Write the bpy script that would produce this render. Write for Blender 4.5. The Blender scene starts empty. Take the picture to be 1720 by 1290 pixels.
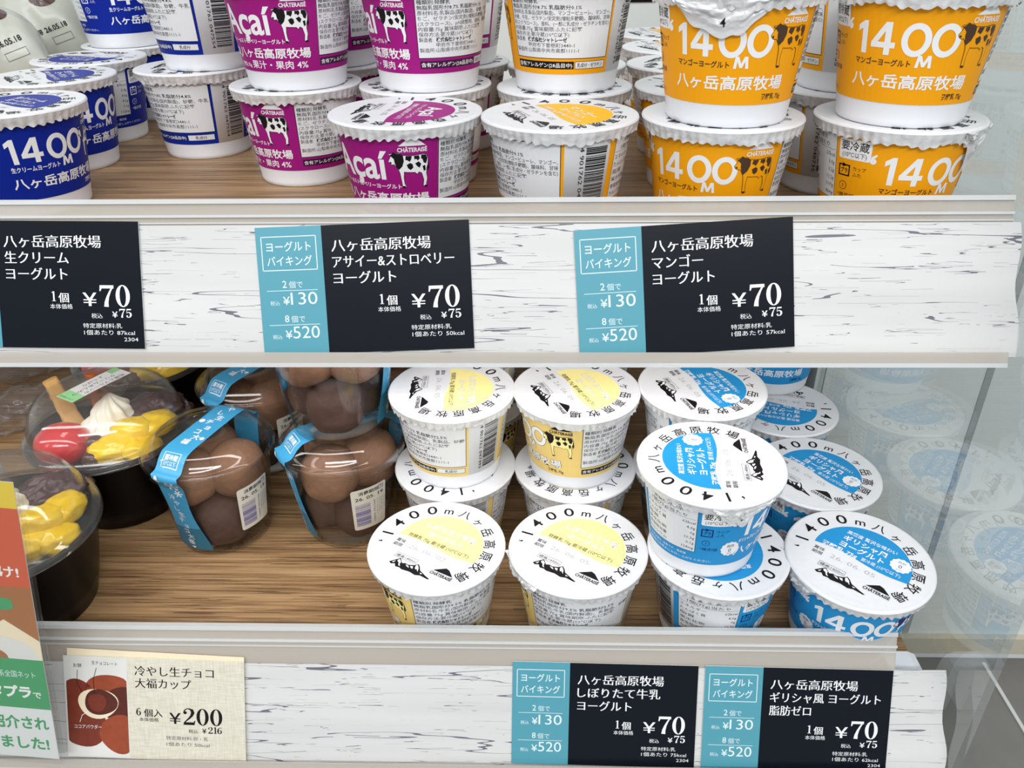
import bpy, bmesh, math, random
import numpy as np
from mathutils import Vector, Matrix, noise
from mathutils.bvhtree import BVHTree
from mathutils.geometry import tessellate_polygon
random.seed(7)
scene = bpy.context.scene
COL = scene.collection
S = 0.001                      # all builders work in millimetres
ZC = 1130.0                    # camera height above the shop floor, mm
# ------------------------------------------------------------------ camera
cam = bpy.data.cameras.new('camera')
camo = bpy.data.objects.new('camera', cam)
COL.objects.link(camo)
scene.camera = camo
cam.sensor_width = 36.0
cam.sensor_fit = 'HORIZONTAL'
cam.lens = 1352.57 / 1720 * 36.0
cam.clip_start = 0.01
_R = ((0.9996339274, 0.0240093475, -0.0124724638), (0.0012734741, -0.5022346772, -0.8647304246), (-0.0270257171, 0.8643979872, -0.5020813982))
mw = Matrix.Identity(4)
for i in range(3):
    mw[i][0] = _R[0][i]
    mw[i][1] = -_R[1][i]
    mw[i][2] = -_R[2][i]
mw.translation = Vector((0, 0, ZC * S))
camo.matrix_world = mw
# ------------------------------------------------------------------ light
world = bpy.data.worlds.new('shop_ambient')
scene.world = world
world.use_nodes = True
bg = world.node_tree.nodes['Background']
bg.inputs[0].default_value = (0.95, 0.98, 1.0, 1)
bg.inputs[1].default_value = 0.52


def area(name, loc, target, sx, sy, power, color=(1, 1, 1)):
    l = bpy.data.lights.new(name, 'AREA')
    l.shape = 'RECTANGLE'
    l.size, l.size_y = sx, sy
    l.energy = power
    l.color = color
    o = bpy.data.objects.new(name, l)
    COL.objects.link(o)
    o.location = loc
    d = Vector(target) - Vector(loc)
    o.rotation_euler = d.to_track_quat('-Z', 'Y').to_euler()
    return o


area('ceiling_tube_light', (0.1, -0.45, 2.55), (0.0, 0.4, 0.9), 2.4, 0.2, 6)
area('ceiling_tube_light', (0.2, -1.7, 2.55), (0.0, 0.4, 0.85), 2.6, 0.25, 46)
area('ceiling_tube_light', (-1.2, -0.6, 2.55), (-0.1, 0.4, 0.9), 0.25, 2.0, 9)
area('canopy_strip_light', (0.0, 0.20, 1.62), (0.0, 0.42, 0.9), 1.5, 0.06, 1.4)
area('added_shelf_fill', (-0.25, 0.335, 0.984), (-0.25, 0.46, 0.80), 0.8, 0.02, 0.7)  # added fill lamp under the upper shelf, brightens the bowls below
scene.view_settings.view_transform = 'Standard'
scene.view_settings.look = 'None'
scene.view_settings.gamma = 1.0
scene.view_settings.use_curve_mapping = False
scene.view_settings.exposure = -0.16
scene.cycles.transparent_max_bounces = 40
scene.cycles.max_bounces = 10


# ------------------------------------------------------------------ materials
def srgb(r, g, b):
    f = lambda c: (c / 255 / 12.92) if c / 255 <= 0.04045 else ((c / 255 + 0.055) / 1.055) ** 2.4
    return (f(r), f(g), f(b), 1)


def newmat(name):
    m = bpy.data.materials.new(name)
    m.use_nodes = True
    nt = m.node_tree
    return m, nt, nt.nodes['Principled BSDF'], nt.nodes['Material Output']


def mat(name, rgb, rough=0.5, metal=0.0, spec=0.5, var=0.0, scale=200, bump=0.0, bscale=300, coat=0.0, sss=0.0):
    m, nt, p, out = newmat(name)
    c = srgb(*rgb)
    p.inputs['Base Color'].default_value = c
    p.inputs['Roughness'].default_value = rough
    p.inputs['Metallic'].default_value = metal
    p.inputs['Specular IOR Level'].default_value = spec
    p.inputs['Coat Weight'].default_value = coat
    p.inputs['Coat Roughness'].default_value = 0.08
    if sss:
        p.inputs['Subsurface Weight'].default_value = sss
        p.inputs['Subsurface Radius'].default_value = (0.004, 0.003, 0.002)
        p.inputs['Subsurface Scale'].default_value = 1.0
    tc = nt.nodes.new('ShaderNodeTexCoord')
    if var:
        n = nt.nodes.new('ShaderNodeTexNoise')
        n.inputs['Scale'].default_value = scale
        n.inputs['Detail'].default_value = 4
        nt.links.new(tc.outputs['Object'], n.inputs['Vector'])
        mx = nt.nodes.new('ShaderNodeMix')
        mx.data_type = 'RGBA'
        mx.inputs['A'].default_value = tuple(max(0, x * (1 - var)) for x in c[:3]) + (1,)
        mx.inputs['B'].default_value = tuple(min(1, x * (1 + var)) for x in c[:3]) + (1,)
        nt.links.new(n.outputs['Fac'], mx.inputs['Factor'])
        nt.links.new(mx.outputs['Result'], p.inputs['Base Color'])
    if bump:
        n2 = nt.nodes.new('ShaderNodeTexNoise')
        n2.inputs['Scale'].default_value = bscale
        n2.inputs['Detail'].default_value = 3
        nt.links.new(tc.outputs['Object'], n2.inputs['Vector'])
        b = nt.nodes.new('ShaderNodeBump')
        b.inputs['Strength'].default_value = bump
        b.inputs['Distance'].default_value = 0.001
        nt.links.new(n2.outputs['Fac'], b.inputs['Height'])
        nt.links.new(b.outputs['Normal'], p.inputs['Normal'])
    return m


def math_node(nt, op, a, b=None):
    n = nt.nodes.new('ShaderNodeMath')
    n.operation = op
    for i, v in enumerate((a, b)):
        if v is None:
            continue
        if isinstance(v, (int, float)):
            n.inputs[i].default_value = v
        else:
            nt.links.new(v, n.inputs[i])
    return n.outputs[0]


def clear(name, tint=(1, 1, 1), ior=1.5, rough=0.03, milk=0.0, milkcol=(235, 235, 235), bump=0.0, bscale=60):
    m, nt, p, out = newmat(name)
    nt.nodes.remove(p)
    t = nt.nodes.new('ShaderNodeBsdfTransparent')
    t.inputs[0].default_value = tint + (1,)
    base = t.outputs[0]
    if milk:
        d = nt.nodes.new('ShaderNodeBsdfDiffuse')
        d.inputs[0].default_value = srgb(*milkcol)
        mx0 = nt.nodes.new('ShaderNodeMixShader')
        mx0.inputs[0].default_value = milk
        nt.links.new(base, mx0.inputs[1])
        nt.links.new(d.outputs[0], mx0.inputs[2])
        base = mx0.outputs[0]
    g = nt.nodes.new('ShaderNodeBsdfGlossy')
    g.inputs['Roughness'].default_value = rough
    lw = nt.nodes.new('ShaderNodeLayerWeight')
    lw.inputs[0].default_value = 0.5
    f0 = ((ior - 1) / (ior + 1)) ** 2
    frs = math_node(nt, 'ADD', math_node(nt, 'MULTIPLY', math_node(nt, 'POWER', lw.outputs['Facing'], 5.0), 1 - f0), f0)
    if bump:
        tc = nt.nodes.new('ShaderNodeTexCoord')
        n2 = nt.nodes.new('ShaderNodeTexNoise')
        n2.inputs['Scale'].default_value = bscale
        nt.links.new(tc.outputs['Object'], n2.inputs['Vector'])
        b = nt.nodes.new('ShaderNodeBump')
        b.inputs['Strength'].default_value = bump
        b.inputs['Distance'].default_value = 0.002
        nt.links.new(n2.outputs['Fac'], b.inputs['Height'])
        nt.links.new(b.outputs['Normal'], g.inputs['Normal'])
    mx = nt.nodes.new('ShaderNodeMixShader')
    nt.links.new(frs, mx.inputs[0])
    nt.links.new(base, mx.inputs[1])
    nt.links.new(g.outputs[0], mx.inputs[2])
    nt.links.new(mx.outputs[0], out.inputs[0])
    return m


def stretched_noise(nt, tc, sc, scale=1.0, detail=3, rough=0.5, out='Object'):
    mp = nt.nodes.new('ShaderNodeMapping')
    mp.inputs['Scale'].default_value = sc
    nt.links.new(tc.outputs[out], mp.inputs['Vector'])
    n = nt.nodes.new('ShaderNodeTexNoise')
    n.inputs['Scale'].default_value = scale
    n.inputs['Detail'].default_value = detail
    n.inputs['Roughness'].default_value = rough
    nt.links.new(mp.outputs[0], n.inputs['Vector'])
    return n.outputs['Fac']


def ramp(nt, fac, stops):
    r = nt.nodes.new('ShaderNodeValToRGB')
    e = r.color_ramp.elements
    e[0].position, e[0].color = stops[0]
    e[1].position, e[1].color = stops[1]
    for pos, c in stops[2:]:
        k = e.new(pos)
        k.color = c
    nt.links.new(fac, r.inputs[0])
    return r.outputs[0]


def wood_board():
    m, nt, p, out = newmat('brown_wood_laminate')
    tc = nt.nodes.new('ShaderNodeTexCoord')
    g = stretched_noise(nt, tc, (5, 120, 60), 1.0, 5, 0.65)
    f = stretched_noise(nt, tc, (14, 620, 300), 1.0, 3, 0.6)
    mixf = math_node(nt, 'ADD', math_node(nt, 'MULTIPLY', g, 0.5), math_node(nt, 'MULTIPLY', f, 0.5))
    c = ramp(nt, mixf, [(0.34, srgb(88, 64, 42)), (0.64, srgb(182, 150, 110)), (0.43, srgb(130, 100, 68)), (0.51, srgb(160, 126, 88))])
    po = stretched_noise(nt, tc, (24, 1100, 400), 1.0, 2, 0.5)
    pk = math_node(nt, 'MULTIPLY', math_node(nt, 'GREATER_THAN', po, 0.585), math_node(nt, 'GREATER_THAN', stretched_noise(nt, tc, (9, 60, 60), 1.0, 2, 0.5), 0.47))
    mxp = nt.nodes.new('ShaderNodeMix')
    mxp.data_type = 'RGBA'
    nt.links.new(math_node(nt, 'MULTIPLY', pk, 0.6), mxp.inputs['Factor'])
    nt.links.new(c, mxp.inputs['A'])
    mxp.inputs['B'].default_value = srgb(64, 42, 24)
    c = mxp.outputs['Result']
    nt.links.new(c, p.inputs['Base Color'])
    p.inputs['Roughness'].default_value = 0.42
    b = nt.nodes.new('ShaderNodeBump')
    b.inputs['Strength'].default_value = 0.25
    b.inputs['Distance'].default_value = 0.0006
    nt.links.new(mixf, b.inputs['Height'])
    nt.links.new(b.outputs[0], p.inputs['Normal'])
    return m


def cracked_paper():
    m, nt, p, out = newmat('white_cracked_wood_print')
    tc = nt.nodes.new('ShaderNodeTexCoord')

    def lines(sc, eps, seed_off, msc, thr):
        n = stretched_noise(nt, tc, sc, 1.0, 3, 0.5)
        mp_off = math_node(nt, 'ABSOLUTE', math_node(nt, 'SUBTRACT', n, seed_off))
        ln = math_node(nt, 'LESS_THAN', mp_off, eps)
        mk = math_node(nt, 'GREATER_THAN', stretched_noise(nt, tc, msc, 1.0, 3, 0.6), thr)
        return math_node(nt, 'MULTIPLY', ln, mk)
    a = lines((6, 0, 190), 0.0040, 0.5, (30, 0, 300), 0.52)
    b = lines((9, 0, 300), 0.0042, 0.46, (40, 0, 260), 0.53)
    c = lines((3, 0, 64), 0.0026, 0.52, (16, 0, 90), 0.42)
    d = math_node(nt, 'MAXIMUM', math_node(nt, 'MAXIMUM', a, b), c)
    tone = stretched_noise(nt, tc, (6, 20, 60), 1.0, 3)
    basec = ramp(nt, tone, [(0.3, srgb(206, 207, 206)), (0.7, srgb(220, 220, 219))])
    mx = nt.nodes.new('ShaderNodeMix')
    mx.data_type = 'RGBA'
    nt.links.new(math_node(nt, 'MULTIPLY', d, 0.85), mx.inputs['Factor'])
    nt.links.new(basec, mx.inputs['A'])
    mx.inputs['B'].default_value = srgb(72, 72, 92)
    nt.links.new(mx.outputs['Result'], p.inputs['Base Color'])
    p.inputs['Roughness'].default_value = 0.35
    return m


def weave_paper(name, c1, c2):
    m, nt, p, out = newmat(name)
    tc = nt.nodes.new('ShaderNodeTexCoord')
    h = stretched_noise(nt, tc, (150, 1500, 1500), 1.0, 1)
    v = stretched_noise(nt, tc, (1500, 150, 150), 1.0, 1)
    c = ramp(nt, math_node(nt, 'MULTIPLY', math_node(nt, 'ADD', h, v), 0.5), [(0.35, srgb(*c1)), (0.65, srgb(*c2))])
    nt.links.new(c, p.inputs['Base Color'])
    p.inputs['Roughness'].default_value = 0.6
    return m


M = {}
M['plastic_white'] = mat('white_cup_plastic', (231, 233, 237), 0.32, sss=0.0)
M['paper_white'] = mat('white_label_paper', (229, 231, 234), 0.38)
M['foil'] = mat('white_foil', (229, 230, 233), 0.36, bump=0.3, bscale=260)
M['foil_crimp'] = mat('crimped_foil', (226, 227, 228), 0.28, metal=0.12, bump=0.35, bscale=420)
M['w'] = mat('white_print', (242, 243, 244), 0.38)
M['k'] = mat('black_print', (24, 22, 26), 0.45, spec=0.18)
M['g'] = mat('grey_print', (92, 92, 98), 0.45)
M['lg'] = mat('light_grey_print', (168, 168, 172), 0.45)
M['br'] = mat('brown_print', (70, 46, 28), 0.45)
M['blue'] = mat('royal_blue_print', (10, 38, 146), 0.45, spec=0.18)
M['purple'] = mat('magenta_purple_print', (158, 24, 124), 0.45, spec=0.18)
M['mango'] = mat('mango_yellow_print', (246, 166, 14), 0.45, spec=0.18)
M['mangolid'] = mat('mango_lid_print', (250, 188, 20), 0.45, spec=0.18)
M['milk'] = mat('cream_yellow_print', (238, 208, 128), 0.45, spec=0.18)
M['milklid'] = mat('pale_yellow_print', (250, 238, 160), 0.45, spec=0.18)
M['greek'] = mat('sky_blue_print', (38, 146, 208), 0.45, spec=0.18)
M['dkpurple'] = mat('dark_purple_print', (62, 24, 62), 0.45, spec=0.18)
M['dkblue'] = mat('dark_blue_print', (22, 40, 110), 0.45, spec=0.18)
M['dkcard'] = mat('navy_black_card', (12, 18, 28), 0.28, spec=0.22, var=0.05)
M['teal'] = mat('teal_card', (82, 156, 174), 0.4)
M['cardw'] = mat('card_white_print', (238, 240, 240), 0.45)
M['tealw'] = mat('card_pale_print', (222, 238, 240), 0.45)
M['linen'] = weave_paper('cream_linen_card', (208, 203, 184), (226, 222, 206))
M['choclt'] = mat('light_cocoa_print', (152, 68, 38), 0.5, var=0.25, scale=300)
M['choc'] = mat('cocoa_brown_print', (120, 46, 26), 0.5, var=0.25, scale=300)
M['chocdk'] = mat('dark_cocoa_print', (86, 30, 18), 0.5, var=0.25, scale=300)
M['cream_p'] = mat('cream_print', (240, 226, 196), 0.5)
M['photo_bg'] = mat('pale_grey_print', (224, 224, 220), 0.5)
M['acrylic'] = clear('clear_acrylic', (0.95, 0.96, 0.96), 1.5, 0.06, milk=0.62, milkcol=(206, 199, 189))
M['acrylic_edge'] = clear('acrylic_edge', (0.9, 0.93, 0.93), 1.5, 0.1, milk=0.62, milkcol=(236, 238, 238))
M['glass'] = clear('end_glass', (0.94, 0.965, 0.96), 2.35, 0.012)
M['pet'] = clear('clear_plastic', (0.975, 0.975, 0.97), 1.42, 0.05)
M['dome'] = clear('anti_fog_clear_plastic', (0.985, 0.985, 0.98), 1.45, 0.06, milk=0.035, milkcol=(225, 225, 222))
M['film'] = clear('crinkled_clear_film', (0.93, 0.93, 0.93), 1.6, 0.12, milk=0.1, bump=0.9, bscale=45)
M['wood'] = wood_board()
M['crack'] = cracked_paper()
M['edge'] = mat('cream_shelf_edge', (222, 206, 184), 0.4)
M['wall'] = mat('white_painted_wall', (220, 226, 225), 0.5, var=0.02, scale=8)
M['ledge'] = mat('beige_ledge', (196, 190, 172), 0.45)
M['deck'] = mat('dark_grey_deck', (118, 116, 112), 0.4, var=0.12, scale=40)
M['trimw'] = mat('pale_trim', (206, 208, 206), 0.4)
M['seam'] = mat('grey_seam', (160, 166, 168), 0.5)
M['blackp'] = mat('black_plastic', (6, 6, 7), 0.28, spec=0.18)
M['creamfood'] = mat('whipped_cream', (250, 246, 232), 0.5, sss=0.15)
M['red'] = mat('red_fruit_jelly', (206, 24, 36), 0.12, coat=0.6, sss=0.1)
M['yellow'] = mat('mango_flesh', (250, 204, 10), 0.25, var=0.12, scale=120, coat=0.3, sss=0.1)
M['bean'] = mat('dark_bean', (74, 46, 40), 0.3, coat=0.3)
M['anko'] = mat('red_bean_paste', (66, 38, 42), 0.35, var=0.4, scale=180, bump=0.9, bscale=160)
M['wafer'] = mat('toasted_wafer', (222, 178, 108), 0.6, var=0.2, scale=150, bump=0.4, bscale=200)
M['caramel'] = mat('orange_caramel', (186, 96, 34), 0.35)
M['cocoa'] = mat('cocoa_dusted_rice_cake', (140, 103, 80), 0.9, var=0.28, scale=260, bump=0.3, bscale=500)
M['cocoadk'] = mat('dark_cocoa_rice_cake', (76, 53, 45), 0.75, var=0.28, scale=260, bump=0.3, bscale=500)  # darker brown for the lower tier of rice cakes
M['tape'] = mat('light_blue_paper_band', (64, 158, 204), 0.4)
M['tape2'] = mat('deep_teal_paper_band', (38, 118, 150), 0.4)
M['sticker'] = mat('pale_cream_sticker', (228, 226, 212), 0.45)
M['violet'] = mat('violet_print', (92, 84, 160), 0.5)
M['mint'] = mat('mint_green_print', (160, 222, 160), 0.45)
M['green'] = mat('green_print', (70, 160, 104), 0.45)
M['lyellow'] = mat('leaflet_yellow', (226, 200, 62), 0.5)
M['lorange'] = mat('leaflet_orange_red', (206, 92, 58), 0.5)
M['lbrown'] = mat('leaflet_brown', (170, 112, 66), 0.5, var=0.2, scale=20)
M['lpaper'] = mat('leaflet_white', (226, 230, 230), 0.5)
M['wrap'] = mat('white_wrapper_film', (186, 188, 176), 0.3, bump=0.5, bscale=60)
M['olive'] = mat('leaf_green_wrapper', (150, 168, 70), 0.4, var=0.3, scale=60)


# ------------------------------------------------------------------ mesh helpers
class MB:
    def __init__(s):
        s.v, s.f, s.m, s.sm, s.mats = [], [], [], [], []

    def mi(s, m):
        if m not in s.mats:
            s.mats.append(m)
        return s.mats.index(m)

    def add(s, verts, faces, m, smooth=False):
        b = len(s.v)
        s.v += [tuple(v) for v in verts]
        k = s.mi(m)
        for f in faces:
            s.f.append([i + b for i in f])
            s.m.append(k)
            s.sm.append(smooth)

    def lathe(s, prof, m, n=96, smooth=True, closed_top=False, closed_bot=False, a0=0.0, fr=None):
        verts, faces = [], []
        for (r, z) in prof:
            for i in range(n):
                a = a0 + 2 * math.pi * i / n
                verts.append((r * math.sin(a), -r * math.cos(a), z))
        for j in range(len(prof) - 1):
            for i in range(n):
                i2 = (i + 1) % n
                faces.append([j * n + i, j * n + i2, (j + 1) * n + i2, (j + 1) * n + i])
        if closed_bot:
            faces.append(list(range(n))[::-1])
        if closed_top:
            faces.append([(len(prof) - 1) * n + i for i in range(n)])
        s.add(verts, faces, m, smooth)

    def box(s, x0, x1, y0, y1, z0, z1, m, tr=None):
        v = [(x, y, z) for z in (z0, z1) for y in (y0, y1) for x in (x0, x1)]
        if tr:
            v = [tr(*p) for p in v]
        s.add(v, [[0, 2, 3, 1], [4, 5, 7, 6], [0, 1, 5, 4], [2, 6, 7, 3], [0, 4, 6, 2], [1, 3, 7, 5]], m)

    def grid(s, fn, nu, nv, m, smooth=True):
        v = [fn(i / nu, j / nv) for j in range(nv + 1) for i in range(nu + 1)]
        f = [[j * (nu + 1) + i, j * (nu + 1) + i + 1, (j + 1) * (nu + 1) + i + 1, (j + 1) * (nu + 1) + i] for j in range(nv) for i in range(nu)]
        s.add(v, f, m, smooth)

    def mesh(s, name, fix=False):
        me = bpy.data.meshes.new(name)
        me.from_pydata([(x * S, y * S, z * S) for x, y, z in s.v], [], s.f)
        for m in s.mats:
            me.materials.append(M[m])
        me.polygons.foreach_set('material_index', s.m)
        me.polygons.foreach_set('use_smooth', s.sm)
        if fix:
            bm = bmesh.new()
            bm.from_mesh(me)
            bmesh.ops.recalc_face_normals(bm, faces=bm.faces)
            bm.to_mesh(me)
            bm.free()
        me.update()
        return me


def put(name, me, parent=None, loc=(0, 0, 0), rz=0.0, rot=None, label=None, cat=None, group=None, kind=None):
    o = bpy.data.objects.new(name, me)
    COL.objects.link(o)
    if parent:
        o.parent = parent
    o.location = loc
    o.rotation_euler = rot if rot else (0, 0, rz)
    tag(o, label, cat, group, kind)
    return o


def tag(o, label=None, cat=None, group=None, kind=None):
    for k, v in (('label', label), ('category', cat), ('group', group), ('kind', kind)):
        if v:
            o[k] = v


def W(x, y, z):
    return (x * S, y * S, (z + ZC) * S)


# ------------------------------------------------------------------ printed artwork (flat outlines)
_tc = bpy.data.curves.new('lettering', 'FONT')
_to = bpy.data.objects.new('lettering', _tc)
COL.objects.link(_to)
_cache = {}


def glyphs(body, off=0.0, res=2):
    key = (body, off, res)
    if key not in _cache:
        _tc.body = body
        _tc.size = 1.0
        _tc.offset = off
        _tc.resolution_u = res
        bpy.context.view_layer.update()
        dg = bpy.context.evaluated_depsgraph_get()
        me = bpy.data.meshes.new_from_object(_to.evaluated_get(dg))
        v = np.array([x.co[:2] for x in me.vertices]) if len(me.vertices) else np.zeros((0, 2))
        f = [list(p.vertices) for p in me.polygons]
        bpy.data.meshes.remove(me)
        _cache[key] = (v, f)
    return _cache[key]


class Art:
    def __init__(s):
        s.e = []

    def poly(s, pts, m, layer=1):
        v = np.array(pts, float)
        f = [list(range(len(pts)))]
        if len(pts) > 4:
            f = [list(t) for t in tessellate_polygon([[Vector((p[0], p[1], 0)) for p in v]])]
        s.e.append((v, f, m, layer))

    def rect(s, x0, y0, x1, y1, m, layer=1):
        s.poly([(x0, y0), (x1, y0), (x1, y1), (x0, y1)], m, layer)

    def rrect(s, x0, y0, x1, y1, r, m, layer=1):
        p = []
        for cx, cy, a in ((x1 - r, y0 + r, -90), (x1 - r, y1 - r, 0), (x0 + r, y1 - r, 90), (x0 + r, y0 + r, 180)):
            for k in range(5):
                t = math.radians(a + k * 22.5)
                p.append((cx + r * math.cos(t), cy + r * math.sin(t)))
        s.poly(p, m, layer)

    def frame(s, x0, y0, x1, y1, w, m, layer=2):
        s.rect(x0, y0, x1, y0 + w, m, layer)
        s.rect(x0, y1 - w, x1, y1, m, layer)
        s.rect(x0, y0, x0 + w, y1, m, layer)
        s.rect(x1 - w, y0, x1, y1, m, layer)

    def disc(s, cx, cy, r, m, layer=1, n=28, ry=None, scallop=0.0, k=12):
        ry = ry or r
        p = []
        for i in range(n):
            a = 2 * math.pi * i / n
            q = 1 + scallop * math.cos(k * a)
            p.append((cx + r * q * math.cos(a), cy + ry * q * math.sin(a)))
        s.poly(p, m, layer)

    def line(s, x0, y0, x1, y1, w, m, layer=2):
        dx, dy = x1 - x0, y1 - y0
        L = math.hypot(dx, dy) or 1
        nx, ny = -dy / L * w / 2, dx / L * w / 2
        s.poly([(x0 + nx, y0 + ny), (x0 - nx, y0 - ny), (x1 - nx, y1 - ny), (x1 + nx, y1 + ny)], m, layer)

    def text(s, body, x, y, size, m, w=None, h=None, al='l', off=0.0, mincho=0.0, layer=3, rot=0.0, res=2):
        """x, y: baseline start; w: width to fill; h: glyph box height to fill."""
        v, f = glyphs(body, off, res)
        if not len(v):
            return
        sets = [v]
        if mincho:
            sets = [v + np.array([d, 0]) for d in (-mincho, 0, mincho)]
        x0, x1 = v[:, 0].min() - mincho, v[:, 0].max() + mincho
        sx = (w / (x1 - x0)) if w else size
        sy = (h / (v[:, 1].max() - v[:, 1].min())) if h else size
        wd = (x1 - x0) * sx
        ox = {'l': 0, 'c': -wd / 2, 'r': -wd}[al]
        c, n = math.cos(math.radians(rot)), math.sin(math.radians(rot))
        for iq, q in enumerate(sets):
            px = (q[:, 0] - x0) * sx + ox
            py = q[:, 1] * sy
            s.e.append((np.stack([x + px * c - py * n, y + px * n + py * c], 1), f, m, layer + 0.13 * iq))

    def arc(s, chars, radius, m, layer=3, off=0.0):
        """chars: (character, angle, size, width scale); upright reading clockwise round the rim"""
        for ch, ang, size, xs in chars:
            v, f = glyphs(ch, off, 4)
            mid = (v[:, 0].min() + v[:, 0].max()) / 2
            px = (v[:, 0] - mid) * size * xs
            py = v[:, 1] * size
            t = math.radians(ang - 90)
            bx, by = radius * math.cos(math.radians(ang)), radius * math.sin(math.radians(ang))
            s.e.append((np.stack([bx + px * math.cos(t) - py * math.sin(t), by + px * math.sin(t) + py * math.cos(t)], 1), f, m, layer))

    def stroke(s, pts, m, layer=3):
        P = [Vector(p[:2]) for p in pts]
        L, Rr = [], []
        for i, p in enumerate(P):
            d = (P[min(i + 1, len(P) - 1)] - P[max(i - 1, 0)]).normalized()
            n = Vector((-d.y, d.x)) * pts[i][2] / 2
            L.append(p + n)
            Rr.append(p - n)
        for i in range(len(P) - 1):
            s.poly([L[i], Rr[i], Rr[i + 1], L[i + 1]], m, layer)

    def serif(s, num, x, y, h, m, layer=3, right=None, wk=1.0):
        """high-contrast roman numerals, h tall; right: right edge"""
        k = h / 11.0
        adv = {'1': 5.0}
        if right is not None:
            x = right - sum(adv.get(c, 7.6) for c in num) * k * wk + 0.5 * k
        for c in num:
            g = Art()
            if c in '0':
                for i in range(36):
                    t0, t1 = 2 * math.pi * i / 36, 2 * math.pi * (i + 1) / 36
                    g.poly([(3.5 + 3.4 * math.cos(t0), 5.5 + 5.6 * math.sin(t0)), (3.5 + 1.5 * math.cos(t0), 5.5 + 5.1 * math.sin(t0)), (3.5 + 1.5 * math.cos(t1), 5.5 + 5.1 * math.sin(t1)), (3.5 + 3.4 * math.cos(t1), 5.5 + 5.6 * math.sin(t1))], m, layer)
            elif c == '7':
                g.poly([(0.3, 9.3), (6.9, 9.3), (6.9, 10.9), (0.3, 10.9)], m, layer)
                g.poly([(0.1, 7.9), (0.6, 7.9), (1.2, 9.4), (0.3, 10.9)], m, layer)
                g.stroke([(6.5, 10.4, 0.7), (5.0, 7.6, 0.9), (3.9, 5.0, 1.3), (3.2, 2.4, 1.8), (3.0, 0, 2.2)], m, layer)
            elif c == '2':
                g.disc(1.4, 8.1, 1.0, m, layer, 14)
                g.stroke([(0.7, 8.4, 0.6), (1.2, 9.8, 0.7), (2.4, 10.7, 0.6), (3.8, 10.7, 0.8), (5.2, 9.9, 1.7), (5.7, 8.2, 2.0), (5.0, 6.2, 1.5), (3.4, 4.2, 1.0), (1.6, 2.4, 0.7), (0.6, 1.2, 0.6)], m, layer)
                g.poly([(0.3, 0), (6.5, 0), (7.0, 3.0), (6.6, 3.0), (6.0, 1.8), (0.7, 1.8)], m, layer)
            elif c == '1':
                g.rect(1.6, 0.4, 3.4, 11, m, layer)
                g.rect(0.3, 0, 4.7, 0.5, m, layer)
                g.poly([(0.2, 9.4), (1.6, 9.6), (1.8, 11), (1.4, 10.6), (0.2, 9.9)], m, layer)
            elif c == '5':
                g.poly([(1.2, 9.2), (6.2, 9.4), (6.2, 10.9), (1.2, 10.9)], m, layer)
                g.stroke([(1.3, 10.6, 0.5), (1.1, 5.4, 0.5)], m, layer)
                g.stroke([(1.0, 5.4, 0.4), (2.2, 6.5, 0.8), (4.0, 6.6, 1.2), (5.6, 5.2, 2.0), (5.8, 3.2, 2.2), (4.9, 1.2, 1.6), (3.2, 0.3, 0.7), (1.6, 0.5, 0.7), (0.8, 1.6, 0.7)], m, layer)
                g.disc(1.4, 2.0, 1.0, m, layer, 14)
            elif c == '6':
                g.stroke([(5.8, 9.6, 1.4), (4.6, 10.6, 0.7), (3.2, 10.2, 0.8), (1.8, 8.6, 1.5), (1.1, 5.8, 2.0), (1.2, 2.8, 2.0), (2.2, 0.8, 1.2), (3.6, 0.3, 0.7), (5.0, 1.0, 1.4), (5.8, 3.2, 2.0), (5.2, 5.6, 1.4), (3.8, 6.4, 0.7), (2.2, 5.4, 0.5)], m, layer)
            for ie, (v, f, mm, l) in enumerate(g.e):
                l += 0.06 * (ie % 12)
                v = v * np.array([k * wk, k]) + np.array([x, y])
                s.e.append((v, f, mm, l))
            x += adv.get(c, 7.6) * k * wk

    def put(s, other, x=0, y=0, k=1.0, rot=0.0, mats=None, dl=0):
        c, n = math.cos(math.radians(rot)) * k, math.sin(math.radians(rot)) * k
        for v, f, m, l in other.e:
            s.e.append((np.stack([x + v[:, 0] * c - v[:, 1] * n, y + v[:, 0] * n + v[:, 1] * c], 1), f, (mats or {}).get(m, m), l + dl))


def emit(mb, art, fn, step=None, ystep=None, smooth=False):
    for v, f, m, layer in art.e:
        bm = bmesh.new()
        vs = [bm.verts.new((p[0], p[1], 0)) for p in v]
        for q in f:
            try:
                bm.faces.new([vs[i] for i in q])
            except ValueError:
                pass
        if any(len(q.verts) > 3 for q in bm.faces):
            bmesh.ops.triangulate(bm, faces=bm.faces[:])
        for st, ax in ((step, 0), (ystep, 1)):
            if st:
                k0 = math.floor(v[:, ax].min() / st) + 1
                k1 = math.ceil(v[:, ax].max() / st)
                for k in range(k0, k1):
                    no = (1, 0, 0) if ax == 0 else (0, 1, 0)
                    co = tuple(c * k * st for c in no)
                    bmesh.ops.bisect_plane(bm, geom=bm.verts[:] + bm.edges[:] + bm.faces[:], plane_co=co, plane_no=no, dist=1e-6)
        bmesh.ops.recalc_face_normals(bm, faces=bm.faces[:])
        bm.verts.index_update()
        flip = [1 if q.normal.z < 0 else 0 for q in bm.faces]
        faces = [[w.index for w in (reversed(q.verts) if fl else q.verts)] for q, fl in zip(bm.faces, flip)]
        mb.add([fn(p.co.x, p.co.y, layer) for p in bm.verts], faces, m, smooth)
        bm.free()


# ---- marks
def logo(word='CHÂTERAISÉ', m='w'):
    a = Art()
    a.poly([(-7, 3.3), (7, 3.3), (2.2, 7.4), (-0.4, 8.2)][::1], m, 3)
    a.text(word, 0, 0.0, 2.6, m, w=15.4, h=3.1, al='c', off=0.03)
    return a


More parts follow.
